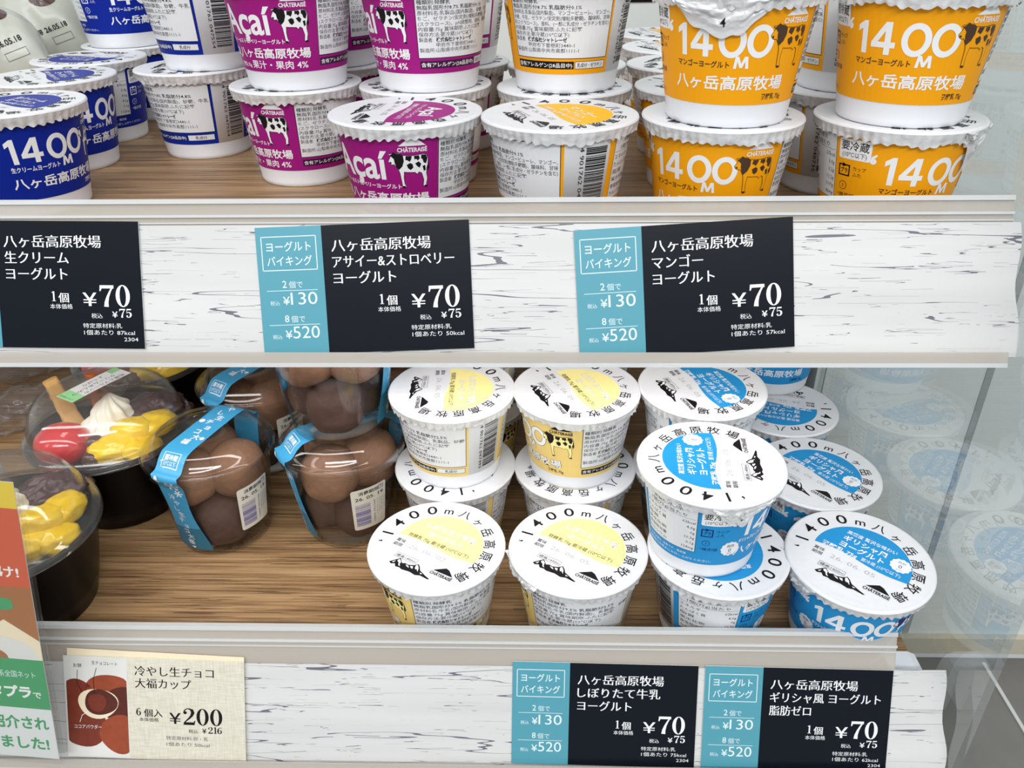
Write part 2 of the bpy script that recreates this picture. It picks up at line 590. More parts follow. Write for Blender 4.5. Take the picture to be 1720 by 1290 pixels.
def cow(body='w', patch='k', outline='k'):
    a = Art()
    sil = [(-9.6, 4.2), (-10.2, 5.2), (-8.6, 8.2), (-9.8, 9.0), (-8.0, 9.2), (-7.2, 10.0), (-6.0, 9.3), (-4.4, 9.4), (-5.2, 8.5), (-3.5, 8.3), (2, 8.0), (6.8, 8.6), (8.4, 8.2), (9.2, 6.2),
           (9.7, 1.0), (9.2, 0.8), (8.9, 3.0), (8.4, 1.2), (8.2, -1.5), (8.6, -4.5), (8.0, -7.2), (8.2, -8.2), (6.6, -8.2), (7.0, -5.0), (6.0, -1.2), (4.6, -0.4), (3.6, -1.6), (2.6, -0.6),
           (-1.5, -0.4), (-3.0, -0.2), (-3.4, -3.6), (-3.2, -6.6), (-2.4, -8.4), (-4.2, -8.4), (-4.5, -5.0), (-4.9, -1.0), (-5.4, 0.6), (-6.4, 2.4), (-7.4, 3.8), (-8.6, 3.6)]
    if outline:
        v = np.array(sil)
        c = v.mean(0)
        for kk, (dx, dy) in enumerate(((0.28, 0), (-0.28, 0), (0, 0.28), (0, -0.28))):
            a.poly(v + np.array([dx, dy]), outline, 2 + 0.12 * kk)
    a.poly(sil, body, 3)
    a.poly([(-9.2, 8.6), (-8.0, 9.2), (-7.2, 10.0), (-6.0, 9.3), (-4.2, 9.3), (-2.8, 8.2), (-2.6, 5.4), (-3.6, 2.6), (-5.4, 0.8), (-6.6, 2.6), (-7.2, 4.6), (-7.4, 6.6), (-8.4, 7.6)], patch, 4)
    a.poly([(-1.6, 8.1), (1.4, 8.0), (1.0, 6.2), (0.2, 5.0), (-0.8, 5.8), (-1.8, 6.0)], patch, 4)
    a.poly([(-1.4, 3.4), (0.4, 4.4), (1.6, 3.6), (1.8, 1.8), (0.4, 0.6), (-0.8, 1.6)], patch, 4)
    a.poly([(2.4, 7.95), (4.8, 8.2), (5.2, 6.6), (4.2, 5.4), (3.4, 6.4), (2.6, 6.0)], patch, 4)
    a.poly([(6.0, 8.45), (8.3, 8.2), (9.0, 6.2), (8.2, 3.6), (7.0, 4.2), (6.6, 5.8), (5.8, 6.6)], patch, 4)
    a.poly([(2.8, 4.0), (4.6, 5.0), (5.8, 3.6), (5.0, 1.6), (3.8, 2.4)], patch, 4)
    a.poly([(6.4, 2.4), (7.8, 2.8), (8.0, 0.2), (7.0, -0.4)], patch, 4)
    a.poly([(-9.6, 4.2), (-8.7, 4.0), (-8.8, 5.0), (-9.8, 5.1)], patch, 4)
    a.poly([(9.2, 6.0), (9.7, 1.0), (9.3, -0.6), (8.95, 0.8), (9.0, 3.0)], patch, 4)
    for x in (-4.3, 7.2):
        a.rect(x, -8.9, x + 1.5, -7.9, patch, 4)
    return a


def mountain(m='k'):
    a = Art()
    a.poly([(-12, -1.6), (-9.4, 1.8), (-8.2, 3.0), (-6.9, 1.7), (-5.6, 0.5), (-4.2, 1.3), (-2.4, 1.0), (0.4, 2.2), (2.0, 3.9), (3.6, 2.6), (5.2, 0.6), (7.4, -0.2), (9.2, -1.0), (12.4, -2.0), (11.6, -2.6), (7.0, -2.2), (4.6, -3.2), (1.0, -2.6), (-3.4, -3.2), (-5.0, -2.6), (-7.2, -3.0), (-8.6, -1.4), (-10.4, -2.4)], m, 3)
    for p in ([(-8.9, 1.2), (-8.2, 2.3), (-6.6, 1.0), (-6.2, -0.8), (-5.2, -1.8), (-6.4, -1.6), (-7.4, 0.2), (-8.0, 0.2)],
              [(1.4, 2.6), (2.0, 3.2), (3.6, 1.6), (4.6, -0.8), (3.4, 0.4), (2.4, 0.2), (1.6, 1.4)],
              [(-3.6, 0.6), (-1.6, 0.4), (-0.8, -0.6), (-2.2, -0.3)], [(-1.0, 0.9), (0.6, 1.2), (1.2, -0.4), (0.0, -0.1)],
              [(-10.6, -1.2), (-9.4, 0.6), (-9.6, -1.0)], [(5.8, -0.6), (7.6, -0.8), (6.6, -1.4)]):
        a.poly(p, 'w', 4)
    return a


def recycle(m='k'):
    a = Art()
    a.frame(-2.6, -2.4, 2.6, 2.4, 0.55, m, 3)
    a.poly([(-0.8, 3.0), (1.2, 2.1), (-0.8, 1.2)], m, 3)
    a.text('プラ', 0, -1.0, 2.4, m, w=3.2, al='c', off=0.02)
    return a


def barcode(w, h, m='k', seed=1):
    a = Art()
    r = random.Random(seed)
    y = 0.0
    while y < h - 0.3:
        t = r.choice((0.25, 0.25, 0.5, 0.5, 0.75))
        a.rect(0, y, w, min(h, y + t), m, 3)
        y += t + r.choice((0.25, 0.3, 0.5, 0.75))
    return a


# ------------------------------------------------------------------ yogurt cups
K = 0.515                     # mm of label artwork per degree
STEP = 5 * K
CH = 51.0                     # cup height


def wall_r(t):
    return 25.3 + 6.9 * min(t, 47) / 47.0


def cone_fn(rfun, off=0.12, k=K, lay=0.045, n=5):
    def fn(x, y, layer):
        a = x / k
        q = math.floor(a / n + 1e-6)
        fr = a / n - q
        r = rfun(y) + off + lay * layer
        a1, a2 = math.radians(q * n), math.radians(q * n + n)
        px = r * (math.sin(a1) * (1 - fr) + math.sin(a2) * fr)
        py = -r * (math.cos(a1) * (1 - fr) + math.cos(a2) * fr)
        return (px, py, y)
    return fn


INFO = {
    'cream': ('種類別:発酵乳', '無脂乳固形分9.8% 乳脂肪分4.8%', '原材料名:乳製品(国内製造)、砂糖、牛乳', '内容量:75g 賞味期限:ふたに記載', '保存方法:要冷蔵(10℃以下)', '*製造者:株式会社シャトレーゼ', '  甲府市下曽根町3440-1', '製造所:山梨県中央市高部1111-1'),
    'acai': ('種類別:発酵乳', '無脂乳固形分8.7% 乳脂肪分0.1%', '原材料名:乳製品(国内製造)、砂糖、牛乳、い', 'ちご、ゼラチン/安定剤(増粘多糖類)、甘味料', '(スクラロース)、pH調整剤、香料、酸味料', '内容量:75g 賞味期限:ふたに記載', '保存方法:要冷蔵(10℃以下)', '*製造者:株式会社シャトレーゼ', '  甲府市下曽根町3440-1', '製造所:山梨県中央市高部1111-1'),
    'mango': ('種類別:発酵乳', '無脂乳固形分8.7% 乳脂肪分0.1%', '原材料名:乳製品(国内製造)、マンゴーピューレ、マンゴー、', '砂糖、牛乳、ゼラチン/安定剤(増粘多糖類)、酸味料、甘味', '料(スクラロース)、香料、(一部に乳成分・ゼラチンを含む)', '内容量:75g 賞味期限:ふたに記載', '保存方法:要冷蔵(10℃以下)', '*製造者:株式会社シャトレーゼ', '  甲府市下曽根町3440-1', '製造所:山梨県中央市高部1111-1'),
    'milk': ('種類別:発酵乳', '無脂乳固形分9.5% 乳脂肪分2.5%', '原材料名:牛乳(国内製造)、乳製品、砂糖', '内容量:75g 賞味期限:ふたに記載', '保存方法:要冷蔵(10℃以下)', '*製造者:株式会社シャトレーゼ', '  甲府市下曽根町3440-1', '製造所:山梨県中央市高部1111-1'),
    'greek': ('種類別:発酵乳', '無脂乳固形分10.2% 乳脂肪分0.2%', '原材料名:乳製品(国内製造)、牛乳、砂糖', '内容量:75g 賞味期限:ふたに記載', '保存方法:要冷蔵(10℃以下)', '*製造者:株式会社シャトレーゼ', '  甲府市下曽根町3440-1', '製造所:山梨県中央市高部1111-1'),
}
NUT = {'cream': ('87kcal', '3.4g', '4.6g', '8.2g', '0.1g', '112mg'), 'acai': ('50kcal', '2.9g', '0.1g', '9.4g', '0.1g', '92mg'), 'mango': ('57kcal', '3.0g', '0.2g', '11.2g', '0.09g', '86mg'),
       'milk': ('75kcal', '3.3g', '2.1g', '10.8g', '0.1g', '108mg'), 'greek': ('62kcal', '4.6g', '0g', '10.3g', '0.1g', '124mg')}
KIND = {  # colour, text on colour, small text, cow body, cow patch, lid colour, EAN, lid rows
    'cream': dict(c='blue', t='w', s='w', cb='w', cp='dkblue', lid='blue', ean='4 901762 047554', strip='dkblue', alg='乳成分', rows=('生クリーム', 'ヨーグルト'), rt='w'),
    'acai': dict(c='purple', t='w', s='w', cb='w', cp='k', lid='purple', ean='4 901762 048742', strip='dkpurple', alg='乳成分・ゼラチン', rows=('Açaí', '&ストロベリー'), rt='w'),
    'mango': dict(c='mango', t='w', s='br', cb='mango', cp='br', lid='mangolid', ean='4 901762 048735', strip='k', alg='乳成分・ゼラチン', rows=('マンゴー', 'ヨーグルト'), rt='w'),
    'milk': dict(c='milk', t='w', s='br', cb='milklid', cp='k', lid='milklid', ean='4 901762 047493', strip='k', alg='乳成分', rows=('しぼりたて牛乳', 'ヨーグルト'), rt='w'),
    'greek': dict(c='greek', t='w', s='w', cb='w', cp='dkblue', lid='greek', ean='4 901762 047738', strip='dkblue', alg='乳成分', rows=('ギリシャ風', 'ヨーグルト'), rt='w'),
}


def sleeve_mesh(kind):
    q = KIND[kind]
    a = Art()
    D = lambda d: d * K
    T0, T1 = 9.4, 47.6
    c, t, sm = q['c'], q['t'], q['s']
    # colour runs from the nutrition table round the front to the ingredient panel
    a.rect(D(-146), T0, D(174), T1, c, 1)
    # ingredient panel
    x0, x1 = D(70.5), D(171.5)
    a.rect(x0, 16.6, x1, T1, 'paper_white', 2)
    a.frame(x0, 16.6, x1, T1 - 2.0, 0.3, 'k', 3)
    lines = INFO[kind]
    n = len(lines)
    dy = (42.2 - 18.2) / n
    for i, l in enumerate(lines):
        bold = l.startswith('*')
        l = l.lstrip('*')
        y = 42.6 - dy * (i + 1) + 0.6 + 0.35
        if bold:
            a.text('製造者:', x0 + 1, y, min(2.55, dy * 0.92), 'k', layer=3, res=1)
            a.text('株式会社シャトレーゼ', x0 + 9.4, y, min(2.6, dy * 0.95), 'k', w=20.5, off=0.03, layer=3, res=1)
        else:
            ind = 9.4 if l.startswith('  ') else 1
            wmax = x1 - x0 - ind - 1
            nat = sum(1.0 if ord(z) > 255 else 0.55 for z in l.strip()) * min(2.75, dy * 0.98)
            a.text(l.strip(), x0 + ind, y, min(2.55, dy * 0.92), 'k' if i < 2 else 'g', w=min(wmax, nat), layer=3, res=1, off=0.006)
    a.rect(x0 + 0.6, 11.8, D(136), 15.4, q['strip'], 2)
    a.text('含有アレルゲン(28品目中)', x0 + 1.2, 12.7, 2.3, 'w', w=D(136) - x0 - 2, off=0.01, res=1)
    a.rect(D(137), 11.8, D(170), 15.4, 'paper_white', 2)
    a.frame(D(137), 11.8, D(170), 15.4, 0.22, 'k', 3)
    a.text(q['alg'], D(153.5), 12.7, 2.2, 'k', w=min(14.5, 2.4 * len(q['alg'])), al='c', off=0.01, res=1)
    # bar code on the white gap
    a.put(barcode(D(19), 30, 'k', sum(map(ord, kind))), D(191.5), 13)
    a.text(q['ean'], D(186.5), 43.4, 2.5, 'k', w=31, rot=-90, layer=3)
    # nutrition table
    n0, n1 = D(-140), D(-83)
    a.rect(n0, 17.2, n1, 45.4, 'paper_white', 2)
    a.frame(n0, 17.2, n1, 45.4, 0.22, 'k', 3)
    a.text('栄養成分表示', (n0 + n1) / 2, 42.4, 2.4, 'k', w=16, al='c', res=1)
    a.text('1個(75g)当たり', (n0 + n1) / 2, 39.4, 2.4, 'k', w=20, al='c', res=1)
    a.line(n0 + 0.6, 38.6, n1 - 0.6, 38.6, 0.15, 'g', 3)
    for i, (l, v) in enumerate(zip(('エネルギー', 'たんぱく質', '脂質', '炭水化物', '食塩相当量', 'カルシウム'), NUT[kind])):
        y = 35.6 - i * 3.35
        a.text(l, n0 + 1, y, 2.3, 'k', w=3 + 2.4 * len(l) if len(l) < 4 else 13, res=1)
        a.text(v, n1 - 0.9, y, 2.4, 'k', al='r', res=1)
    a.text('この表示値は、目安です。推定値', n0, 14.2, 1.7, sm, w=25, res=1)
    a.text('お客様相談室0120-000-000(9:00~17:00)', n0, 11.4, 1.7, sm, w=40, res=1) if False else a.text('開封後はお早めにお召し上がりください。', n0, 11.4, 1.7, sm, w=38, res=1)
    # keep-cold box and plastic mark
    a.rrect(D(-80), 36.4, D(-53), 45.0, 0.9, 'w', 2)
    a.text('要冷蔵', D(-66.5), 40.6, 4.2, 'k', w=12.0, al='c', off=0.01)
    a.text('(10℃以下)', D(-66.5), 37.5, 2.6, 'k', w=10.6, al='c')
    dark = {'cream': 'w', 'acai': 'w', 'greek': 'dkblue'}.get(kind, 'k')
    a.put(recycle(dark), D(-74), 31.4, 1.05)
    a.text('カップ', D(-66), 32.0, 2.0, dark, w=5.6, res=1)
    a.text('ふた', D(-66), 29.4, 2.0, dark, w=3.8, res=1)
    a.disc(D(-74), 24.6, 1.9, dark, 2)
    a.disc(D(-74), 24.6, 1.65, c, 3)
    a.text('3', D(-74), 23.8, 2.2, dark, al='c', layer=4)
    a.text('*推定値', D(-79), 19.6, 2.2, dark, w=8.6, res=1)
    # front panel
    if kind == 'acai':
        a.text('Açaí', D(-34), 27.6, 15, 'w', w=D(62), h=17.0, off=0.02, res=6)
        a.text('アサイー&ストロベリーヨーグルト', D(-38), 23.2, 2.4, 'w', w=D(76), off=0.02)
        a.text('1400', D(-46), 16.4, 6, 'w', w=9.5, off=0.02)
        a.text('M', D(-27.3), 15.4, 2.2, 'w', off=0.02)
        a.text('八ヶ岳高原牧場', D(-24), 16.6, 5.2, 'w', w=D(86), off=0.022)
        a.text('発酵乳 75g', D(-30), 11.6, 2.4, 'w', w=11, off=0.02)
        a.text('果汁・果肉 4%', D(-6), 11.4, 4.3, 'w', w=D(64), off=0.012)
    else:
        edge = 'br' if kind == 'milk' else None
        def ell(cx, cy, rx0, ry0, rx1, ry1, m, layer):
            for k in range(40):
                t0, t1 = 2 * math.pi * k / 40, 2 * math.pi * (k + 1) / 40
                a.poly([(cx + rx1 * math.cos(t0), cy + ry1 * math.sin(t0)), (cx + rx0 * math.cos(t0), cy + ry0 * math.sin(t0)), (cx + rx0 * math.cos(t1), cy + ry0 * math.sin(t1)), (cx + rx1 * math.cos(t1), cy + ry1 * math.sin(t1))], m, layer)
        yb = 27.7
        offs = [(0, 0, t, 3)]
        if edge:
            offs += [(dx, dy, edge, 2) for dx, dy in ((0.26, 0), (-0.26, 0), (0, 0.26), (0, -0.26), (0.18, 0.18), (-0.18, -0.18), (0.18, -0.18), (-0.18, 0.18))]
        for kk, (dx, dy, mm, ly) in enumerate(offs):
            ly += 0.1 * (kk - 1) if kk else 0.0
            ly = ly if kk == 0 else ly - 0.3
            x = D(-37.5) - 2.4 + dx
            y = yb + dy
            a.poly([(x + 1.9, y), (x + 4.2, y), (x + 4.2, y + 12), (x + 2.7, y + 12), (x, y + 10.2), (x, y + 7.9), (x + 1.9, y + 9.1)], mm, ly)
            x = D(-21.5) - 4.6 + dx
            a.rect(x + 5.3, y, x + 7.6, y + 12, mm, ly)
            a.rect(x, y + 2.6, x + 9.3, y + 4.7, mm, ly + 0.05)
            a.poly([(x, y + 4.4), (x, y + 2.8), (x + 2.6, y + 4.6), (x + 7.5, y + 12), (x + 5.2, y + 12)], mm, ly + 0.1)
            ell(D(1.5) + dx, y + 6, 2.9, 3.9, 5.15, 6.15, mm, ly)
            ell(D(22) + dx, y + 6, 2.9, 3.9, 5.15, 6.15, mm, ly + 0.05)
            x = D(-51) + dx
            a.disc(x, y + 9.4, 1.25, mm, ly, 20)
            a.poly([(x - 1.25, y + 9.4), (x - 0.2, y + 8.4), (x + 0.3, y + 10.6), (x + 1.5, y + 12.0), (x + 0.9, y + 12.5), (x - 0.7, y + 11.4)], mm, ly + 0.1)
            x = D(9.8) - 3 + dx
            y -= 4.1
            a.poly([(x, y), (x + 0.6, y + 4.6), (x + 1.9, y + 4.6), (x + 3, y + 2.0), (x + 4.1, y + 4.6), (x + 5.4, y + 4.6), (x + 6, y), (x + 4.8, y), (x + 4.5, y + 2.7), (x + 3.5, y + 0.3), (x + 2.5, y + 0.3), (x + 1.5, y + 2.7), (x + 1.2, y)], mm, ly + 1)
        name = {'cream': '生クリームヨーグルト', 'mango': 'マンゴーヨーグルト', 'milk': 'しぼりたて牛乳ヨーグルト', 'greek': 'ギリシャ風ヨーグルト 脂肪ゼロ'}[kind]
        a.text(name, D(-43), 23.9, 2.8, sm, w=D(44), off=0.02)
        if edge:
            a.text('八ヶ岳高原牧場', D(-46), 15.6, 6.0, edge, w=D(95) , off=0.045, layer=2)
        a.text('八ヶ岳高原牧場', D(-45.5), 15.8, 5.8, t, w=D(94), off=0.02)
        a.text('発酵乳 75g', D(31), 11.6, 2.5, sm if kind != 'greek' else 'dkblue', w=10.2, off=0.02)
        if kind == 'greek':
            a.disc(D(-50), 20.5, 4.6, 'w', 2, 72, scallop=0.05)
            a.text('脂肪', D(-50), 21.8, 2.0, 'dkblue', w=3.8, al='c')
            a.text('0', D(-50), 18.4, 3.4, 'dkblue', al='c')
            a.text('ゼロ', D(-50), 16.9, 1.3, 'dkblue', w=2.4, al='c')
    bodyc = q['cb']
    a.put(cow(bodyc if kind not in ('mango',) else 'mango', q['cp'], q['cp']), D(46), 31.2, 0.86, dl=1)
    a.put(logo(m='w' if kind != 'milk' else 'k'), D(49), 39.9, 0.80)
    mb = MB()
    N = 72
    mb.lathe([(wall_r(T0) + 0.02, T0 - 0.02), (wall_r(T0) + 0.12, T0), (wall_r(T1) + 0.12, T1)], 'paper_white', N)
    emit(mb, a, cone_fn(wall_r), STEP, smooth=False)
    return mb.mesh('printed_sleeve_' + kind)


def lid_mesh(kind, seed, date='26. 06. 05'):
    q = KIND[kind]
    rnd = random.Random(seed)
    a = Art()
    f = lambda ch, ang, s, xs=1.0: (ch, ang, s, xs)
    a.arc([f('‘', 203, 8.5), f('1', 190, 9.2, 1.1), f('4', 171, 9.2, 1.15), f('0', 150.5, 9.2, 1.25), f('0', 129.5, 9.2, 1.25), f('m', 110, 7.4, 1.0), f('八', 90, 6.8), f('ヶ', 70, 6.2), f('岳', 50, 6.8), f('高', 30, 6.8), f('原', 11, 6.8), f('牧', -8, 6.8), f('場', -28, 6.8)], 24.8, 'k', off=0.008)
    # coloured segment with a gently waved lower edge
    R = 23.2
    pts = []
    y0 = -2.5
    t0 = math.asin(y0 / R)
    for i in range(41):
        t = t0 + (math.pi - 2 * t0) * i / 40
        pts.append((R * math.cos(t) + 1.2, R * math.sin(t)))
    xl, xr = pts[-1][0], pts[0][0]
    for i in range(1, 14):
        u = i / 14
        pts.append((xl + (xr - xl) * u, y0 + 1.3 * math.sin(u * 2 * math.pi)))
    a.poly(pts, q['lid'], 1)
    rt = 'w'
    if kind == 'greek':
        a.text('高密度 贅沢な味わい', 1, 13.6, 3.1, rt, w=25, al='c', off=0.01)
        a.text('ギリシャ風', -0.5, 8.0, 4.6, rt, w=22, al='c', off=0.02)
        a.text('ヨーグルト', -0.5, 2.8, 4.6, rt, w=22, al='c', off=0.02)
        a.text('発酵乳 75g', -19, -1.4, 3.2, rt, w=18, off=0.02)
        a.text('要冷蔵 (10℃以下)', 1, -1.2, 2.8, rt, w=19, off=0.0)
        a.disc(17.6, 7.4, 4.9, 'w', 2, 72, scallop=0.05)
        a.text('脂肪', 17.6, 9.0, 1.9, 'greek', w=3.8, al='c')
        a.text('0', 17.6, 5.4, 3.6, 'dkblue', al='c')
        a.text('ゼロ', 17.6, 3.6, 1.4, 'greek', w=2.6, al='c')
    elif kind == 'acai':
        a.text('Açaí', 1, 8.8, 8, rt, w=20, h=9.5, al='c', off=0.02, res=5)
        a.text('アサイー&ストロベリーヨーグルト', 1, 4.4, 2.8, rt, w=30, al='c', off=0.01)
        a.text('発酵乳 75g 要冷蔵 (10℃以下)', 1, 0.2, 2.8, rt, w=33, al='c', off=0.01)
    else:
        if kind == 'milk':
            for k, (s_, yy, ww) in enumerate(((q['rows'][0], 9.6, 30), (q['rows'][1], 3.8, 21))):
                a.text(s_, 2, yy, 4.6, 'lg', w=ww + 0.4, al='c', off=0.035, layer=2)
                a.text(s_, 2, yy, 4.6, 'w', w=ww, al='c', off=0.012)
            a.text('発酵乳 75g 要冷蔵 (10℃以下)', 1, -0.9, 2.9, 'br', w=37, al='c', off=0.008)
        else:
            a.text(q['rows'][0], 2, 9.2, 4.8, rt, w=24, al='c', off=0.02)
            a.text(q['rows'][1], 2, 3.8, 4.8, rt, w=22, al='c', off=0.02)
            a.text('発酵乳 75g 要冷蔵 (10℃以下)', 1, -0.6, 2.9, rt, w=36, al='c', off=0.01)
    a.text('賞味', -20.5, -7.0, 2.6, 'g', w=5.4, off=0.01)
    a.text('期限', -20.3, -10.2, 2.6, 'g', w=5.4, off=0.01)
    a.text(date, -11.5, -8.9, 4.0, 'lg', w=22, off=-0.012)
    a.frame(-14.2, -17.2, -1.0, -13.9, 0.2, 'g', 2)
    a.text('標高1400m', -7.6, -16.5, 2.1, 'k', w=11.8, al='c')
    a.put(mountain(), -1.4, -20.2, 1.02)
    a.put(logo(m='k'), 14.8, -18.6, 0.82)
    mb = MB()
    n = 240
    zt = CH
    mb.lathe([(33.2, zt), (34.5, zt + 0.22), (35.25, zt - 0.1), (35.5, zt - 0.9)], 'foil', n)
    base = len(mb.v)
    mb.add([(33.2 * math.sin(2 * math.pi * i / n), -33.2 * math.cos(2 * math.pi * i / n), zt) for i in range(n)], [list(range(n))], 'foil')
    rows = 6
    verts, faces = [], []
    nz = 52
    for j in range(rows + 1):
        u = j / rows
        for i in range(n):
            ang = 2 * math.pi * i / n
            L = 4.7 + 1.3 * noise.noise((math.cos(ang) * 3 + seed, math.sin(ang) * 3, 0)) + 0.5 * math.sin(ang * nz + 2 * math.sin(3 * ang)) + 0.5 * noise.noise((math.cos(ang) * 22, math.sin(ang) * 22, seed))
            amp = 0.16 + 0.62 * u
            wv = math.sin(ang * nz + 3.0 * math.sin(2 * ang + seed))
            r = 35.5 - 1.5 * u + amp * wv * 0.8 + 0.8 * u * noise.noise((math.cos(ang) * 6, math.sin(ang) * 6 + seed, u * 2))
            r = max(r, 33.0)
            verts.append((r * math.sin(ang), -r * math.cos(ang), zt - 0.9 - L * u))
    for j in range(rows):
        for i in range(n):
            i2 = (i + 1) % n
            faces.append([(j + 1) * n + i, (j + 1) * n + i2, j * n + i2, j * n + i])
    mb.add(verts, faces, 'foil_crimp', True)
    emit(mb, a, lambda x, y, l: (x, y, zt + 0.03 + 0.035 * l))
    return mb.mesh('foil_lid_' + kind)


def tab_mesh(a0, hw, L, seed, digit=None, crumple=2.6):
    """loose foil flap hanging from the rim at angle a0 (degrees), half width hw, length L mm"""
    def surf(u, v, lift=0.0):
        ang = a0 + hw * (2 * u - 1)
        shape = max(0.04, 1 - abs(2 * u - 1) ** 2.2) * (0.86 + 0.5 * noise.noise((u * 7 + seed, 0.2, 0.9)))
        d = v * L * shape
        r = wall_r(CH - d) + 1.5 if d > 5 else 35.6 - (35.6 - wall_r(CH - 5) - 1.5) * (d / 5)
        edge = math.sin(math.pi * min(1, v * 1.2))
        cr = crumple * edge * (noise.noise((u * 5 + seed, v * 4, 0.3)) + 0.9 * abs(noise.noise((u * 12, v * 9 + seed, 1.7))) + 0.35 * abs(noise.noise((u * 26, v * 20 + seed, 0.7))))
        r += max(-0.9, cr) + lift
        t = math.radians(ang)
        return (r * math.sin(t), -r * math.cos(t), CH - 0.9 - d)
    mb = MB()
    mb.grid(lambda u, v: surf(u, 1 - v), 44, 26, 'foil_crimp')
    if digit:
        a = Art()
        a.text(digit, 0, 0, 4.2, 'k', al='c', off=0.01)
        emit(mb, a, lambda x, y, l: surf(0.5 + x / (hw * 2 * K * 1.05), 0.72 - y / L, 0.35), 1.2, 1.2)
    return mb.mesh('pull_tab')


_me = {}


def body_mesh():
    if 'body' not in _me:
        mb = MB()
        mb.lathe([(0.01, 1.2), (23.2, 1.2), (24.0, 0.0), (24.9, 0.0), (25.3, 0.5), (wall_r(2.2) + 0.15, 2.2), (wall_r(2.6), 2.6), (wall_r(9), 9), (wall_r(47), 47), (34.2, 48.6), (34.8, 49.4), (34.6, 50.4), (33.4, 50.7), (0.01, 50.6)], 'plastic_white', 96)
        _me['body'] = mb.mesh('cup_body', True)
    return _me['body']


ncup = 0


def cup(kind, x, y, z, rot, lidrot, label, group, tab=None, tilt=None, date=None):
    global ncup
    ncup += 1
    view = -math.degrees(math.atan2(x, y))
    if kind not in _me:
        _me[kind] = sleeve_mesh(kind)
        for k in range(3):
            _me[kind, k] = lid_mesh(kind, k * 17 + 3)
    o = bpy.data.objects.new('yogurt_cup', None)
    o.empty_display_size = 0.02
    COL.objects.link(o)
    o.location = W(x, y, z)
    if tilt:
        o.rotation_euler = (math.radians(tilt[0]), math.radians(tilt[1]), 0)
        k = math.hypot(math.sin(math.radians(tilt[0])), math.sin(math.radians(tilt[1]))) * 25.3
        o.location.z += k * S
    tag(o, label, 'yogurt cup', group)
    put('cup_body', body_mesh(), o)
    put('printed_sleeve', _me[kind], o, rz=math.radians(rot + view))
    lid = put('foil_lid', lid_mesh(kind, 3, date) if date else _me[kind, ncup % 3], o, rz=math.radians(lidrot + view))
    if tab:
        a0, hw, L, dg = tab
        put('pull_tab', tab_mesh(a0 + view - (lidrot + view), hw, L, ncup, dg), lid, label='loose foil flap bent down over the side')
    return o


ZU, ZL = -127.8, -329.9        # shelf tops
U1, U2 = ZU, ZU + CH + 0.3
L1, L2 = ZL, ZL + CH + 0.3
GB, GA, GM, GK, GG = 'blue labelled yogurt cups', 'purple labelled yogurt cups', 'orange labelled yogurt cups', 'pale yellow labelled yogurt cups', 'sky blue labelled yogurt cups'
# upper shelf
cup('cream', -260, 408, U1, 28, -60, 'royal blue yogurt cup foremost on the upper shelf, beside no stack', GB)
cup('cream', -281.6, 489.2, U1, 44, -82, 'royal blue yogurt cup standing just behind the foremost blue one', GB)
cup('cream', -293.5, 560.5, U1, 119, 138, 'royal blue yogurt cup, third back in the blue row, keep-cold box showing', GB)
cup('cream', -295, 632, U1, 40, 60, 'royal blue yogurt cup carrying another, behind the three single blue ones', GB)
cup('cream', -295, 624, U2, 29, -60, 'royal blue yogurt cup stacked on top at the back of the blue row', GB)
cup('cream', -208.9, 521.5, U1, -162, -110, 'blue yogurt cup under another, white ingredient panel and bar code facing out', GB)
cup('cream', -198.6, 521.5, U2, -180, -60, 'blue yogurt cup stacked on top, white side and bar code facing the purple cups', GB)
cup('acai', -130.5, 461.6, U1, -76, -125, 'purple yogurt cup at the base of the stack next to the blue cups', GA)
cup('acai', -127.4, 457, U2, -46, -60, 'purple yogurt cup on top of the stack next to the blue cups', GA)
cup('acai', -59.3, 382.8, U1, -46, -108, 'single purple yogurt cup at the shelf front with its lid in view', GA)
cup('acai', -58.5, 455, U1, -90, -150, 'purple yogurt cup under another, directly behind the single purple cup', GA)
cup('acai', -55.5, 449, U2, -80, -60, 'purple yogurt cup on top of the stack behind the single purple cup', GA)
cup('acai', -123.5, 534, U1, 20, 40, 'purple yogurt cup in shade under another, behind the first purple stack', GA)
cup('acai', -122.5, 528.6, U2, -50, -60, 'purple yogurt cup on top, peeping between the two front purple stacks', GA)
cup('acai', -50.8, 533, U1, -128, -150, 'purple yogurt cup under another, half hidden behind the second purple stack', GA)
cup('acai', -49.1, 529.2, U2, -122, -60, 'purple yogurt cup on top, only its white text side showing beside the mango stack', GA)
cup('mango', 11.5, 373.9, U1, -170, -65, 'orange yogurt cup at the shelf front with lid in view, bar code outward', GM)
cup('mango', 15.8, 445.4, U1, -120, -100, 'orange yogurt cup under another, behind the single one with bar code outward', GM)
cup('mango', 16.4, 443.4, U2, -128, -60, 'orange yogurt cup on top with its white ingredient panel facing the front', GM, tab=(62, 24, 9, None))
cup('mango', 19.5, 517, U1, 0, -30, 'orange yogurt cup behind the stack with the ingredient panel, only crimped rim seen', GM)
cup('mango', 83.6, 371.6, U1, -15, -105, 'orange yogurt cup at the shelf front under the one with a crumpled foil flap', GM)
cup('mango', 83.5, 366.5, U2, -2, -60, 'orange yogurt cup on top with a big crumpled foil flap over its front', GM, tab=(-8, 40, 14, '4'))
cup('mango', 88, 443.1, U1, -60, -40, 'orange yogurt cup second back, behind the stack with the crumpled flap', GM)
cup('mango', 91, 514.5, U1, 30, -110, 'orange yogurt cup third back, its mountain-printed lid half seen', GM)
cup('mango', 95, 586, U1, 30, -50, 'orange yogurt cup fourth back in the deep row', GM)
cup('mango', 96, 657.5, U1, 30, -65, 'orange yogurt cup farthest back, just under the dark slot in the wall', GM)
cup('mango', 159.7, 438.7, U1, 155, 0, 'orange yogurt cup under another in second row, bar code turned to the front', GM)
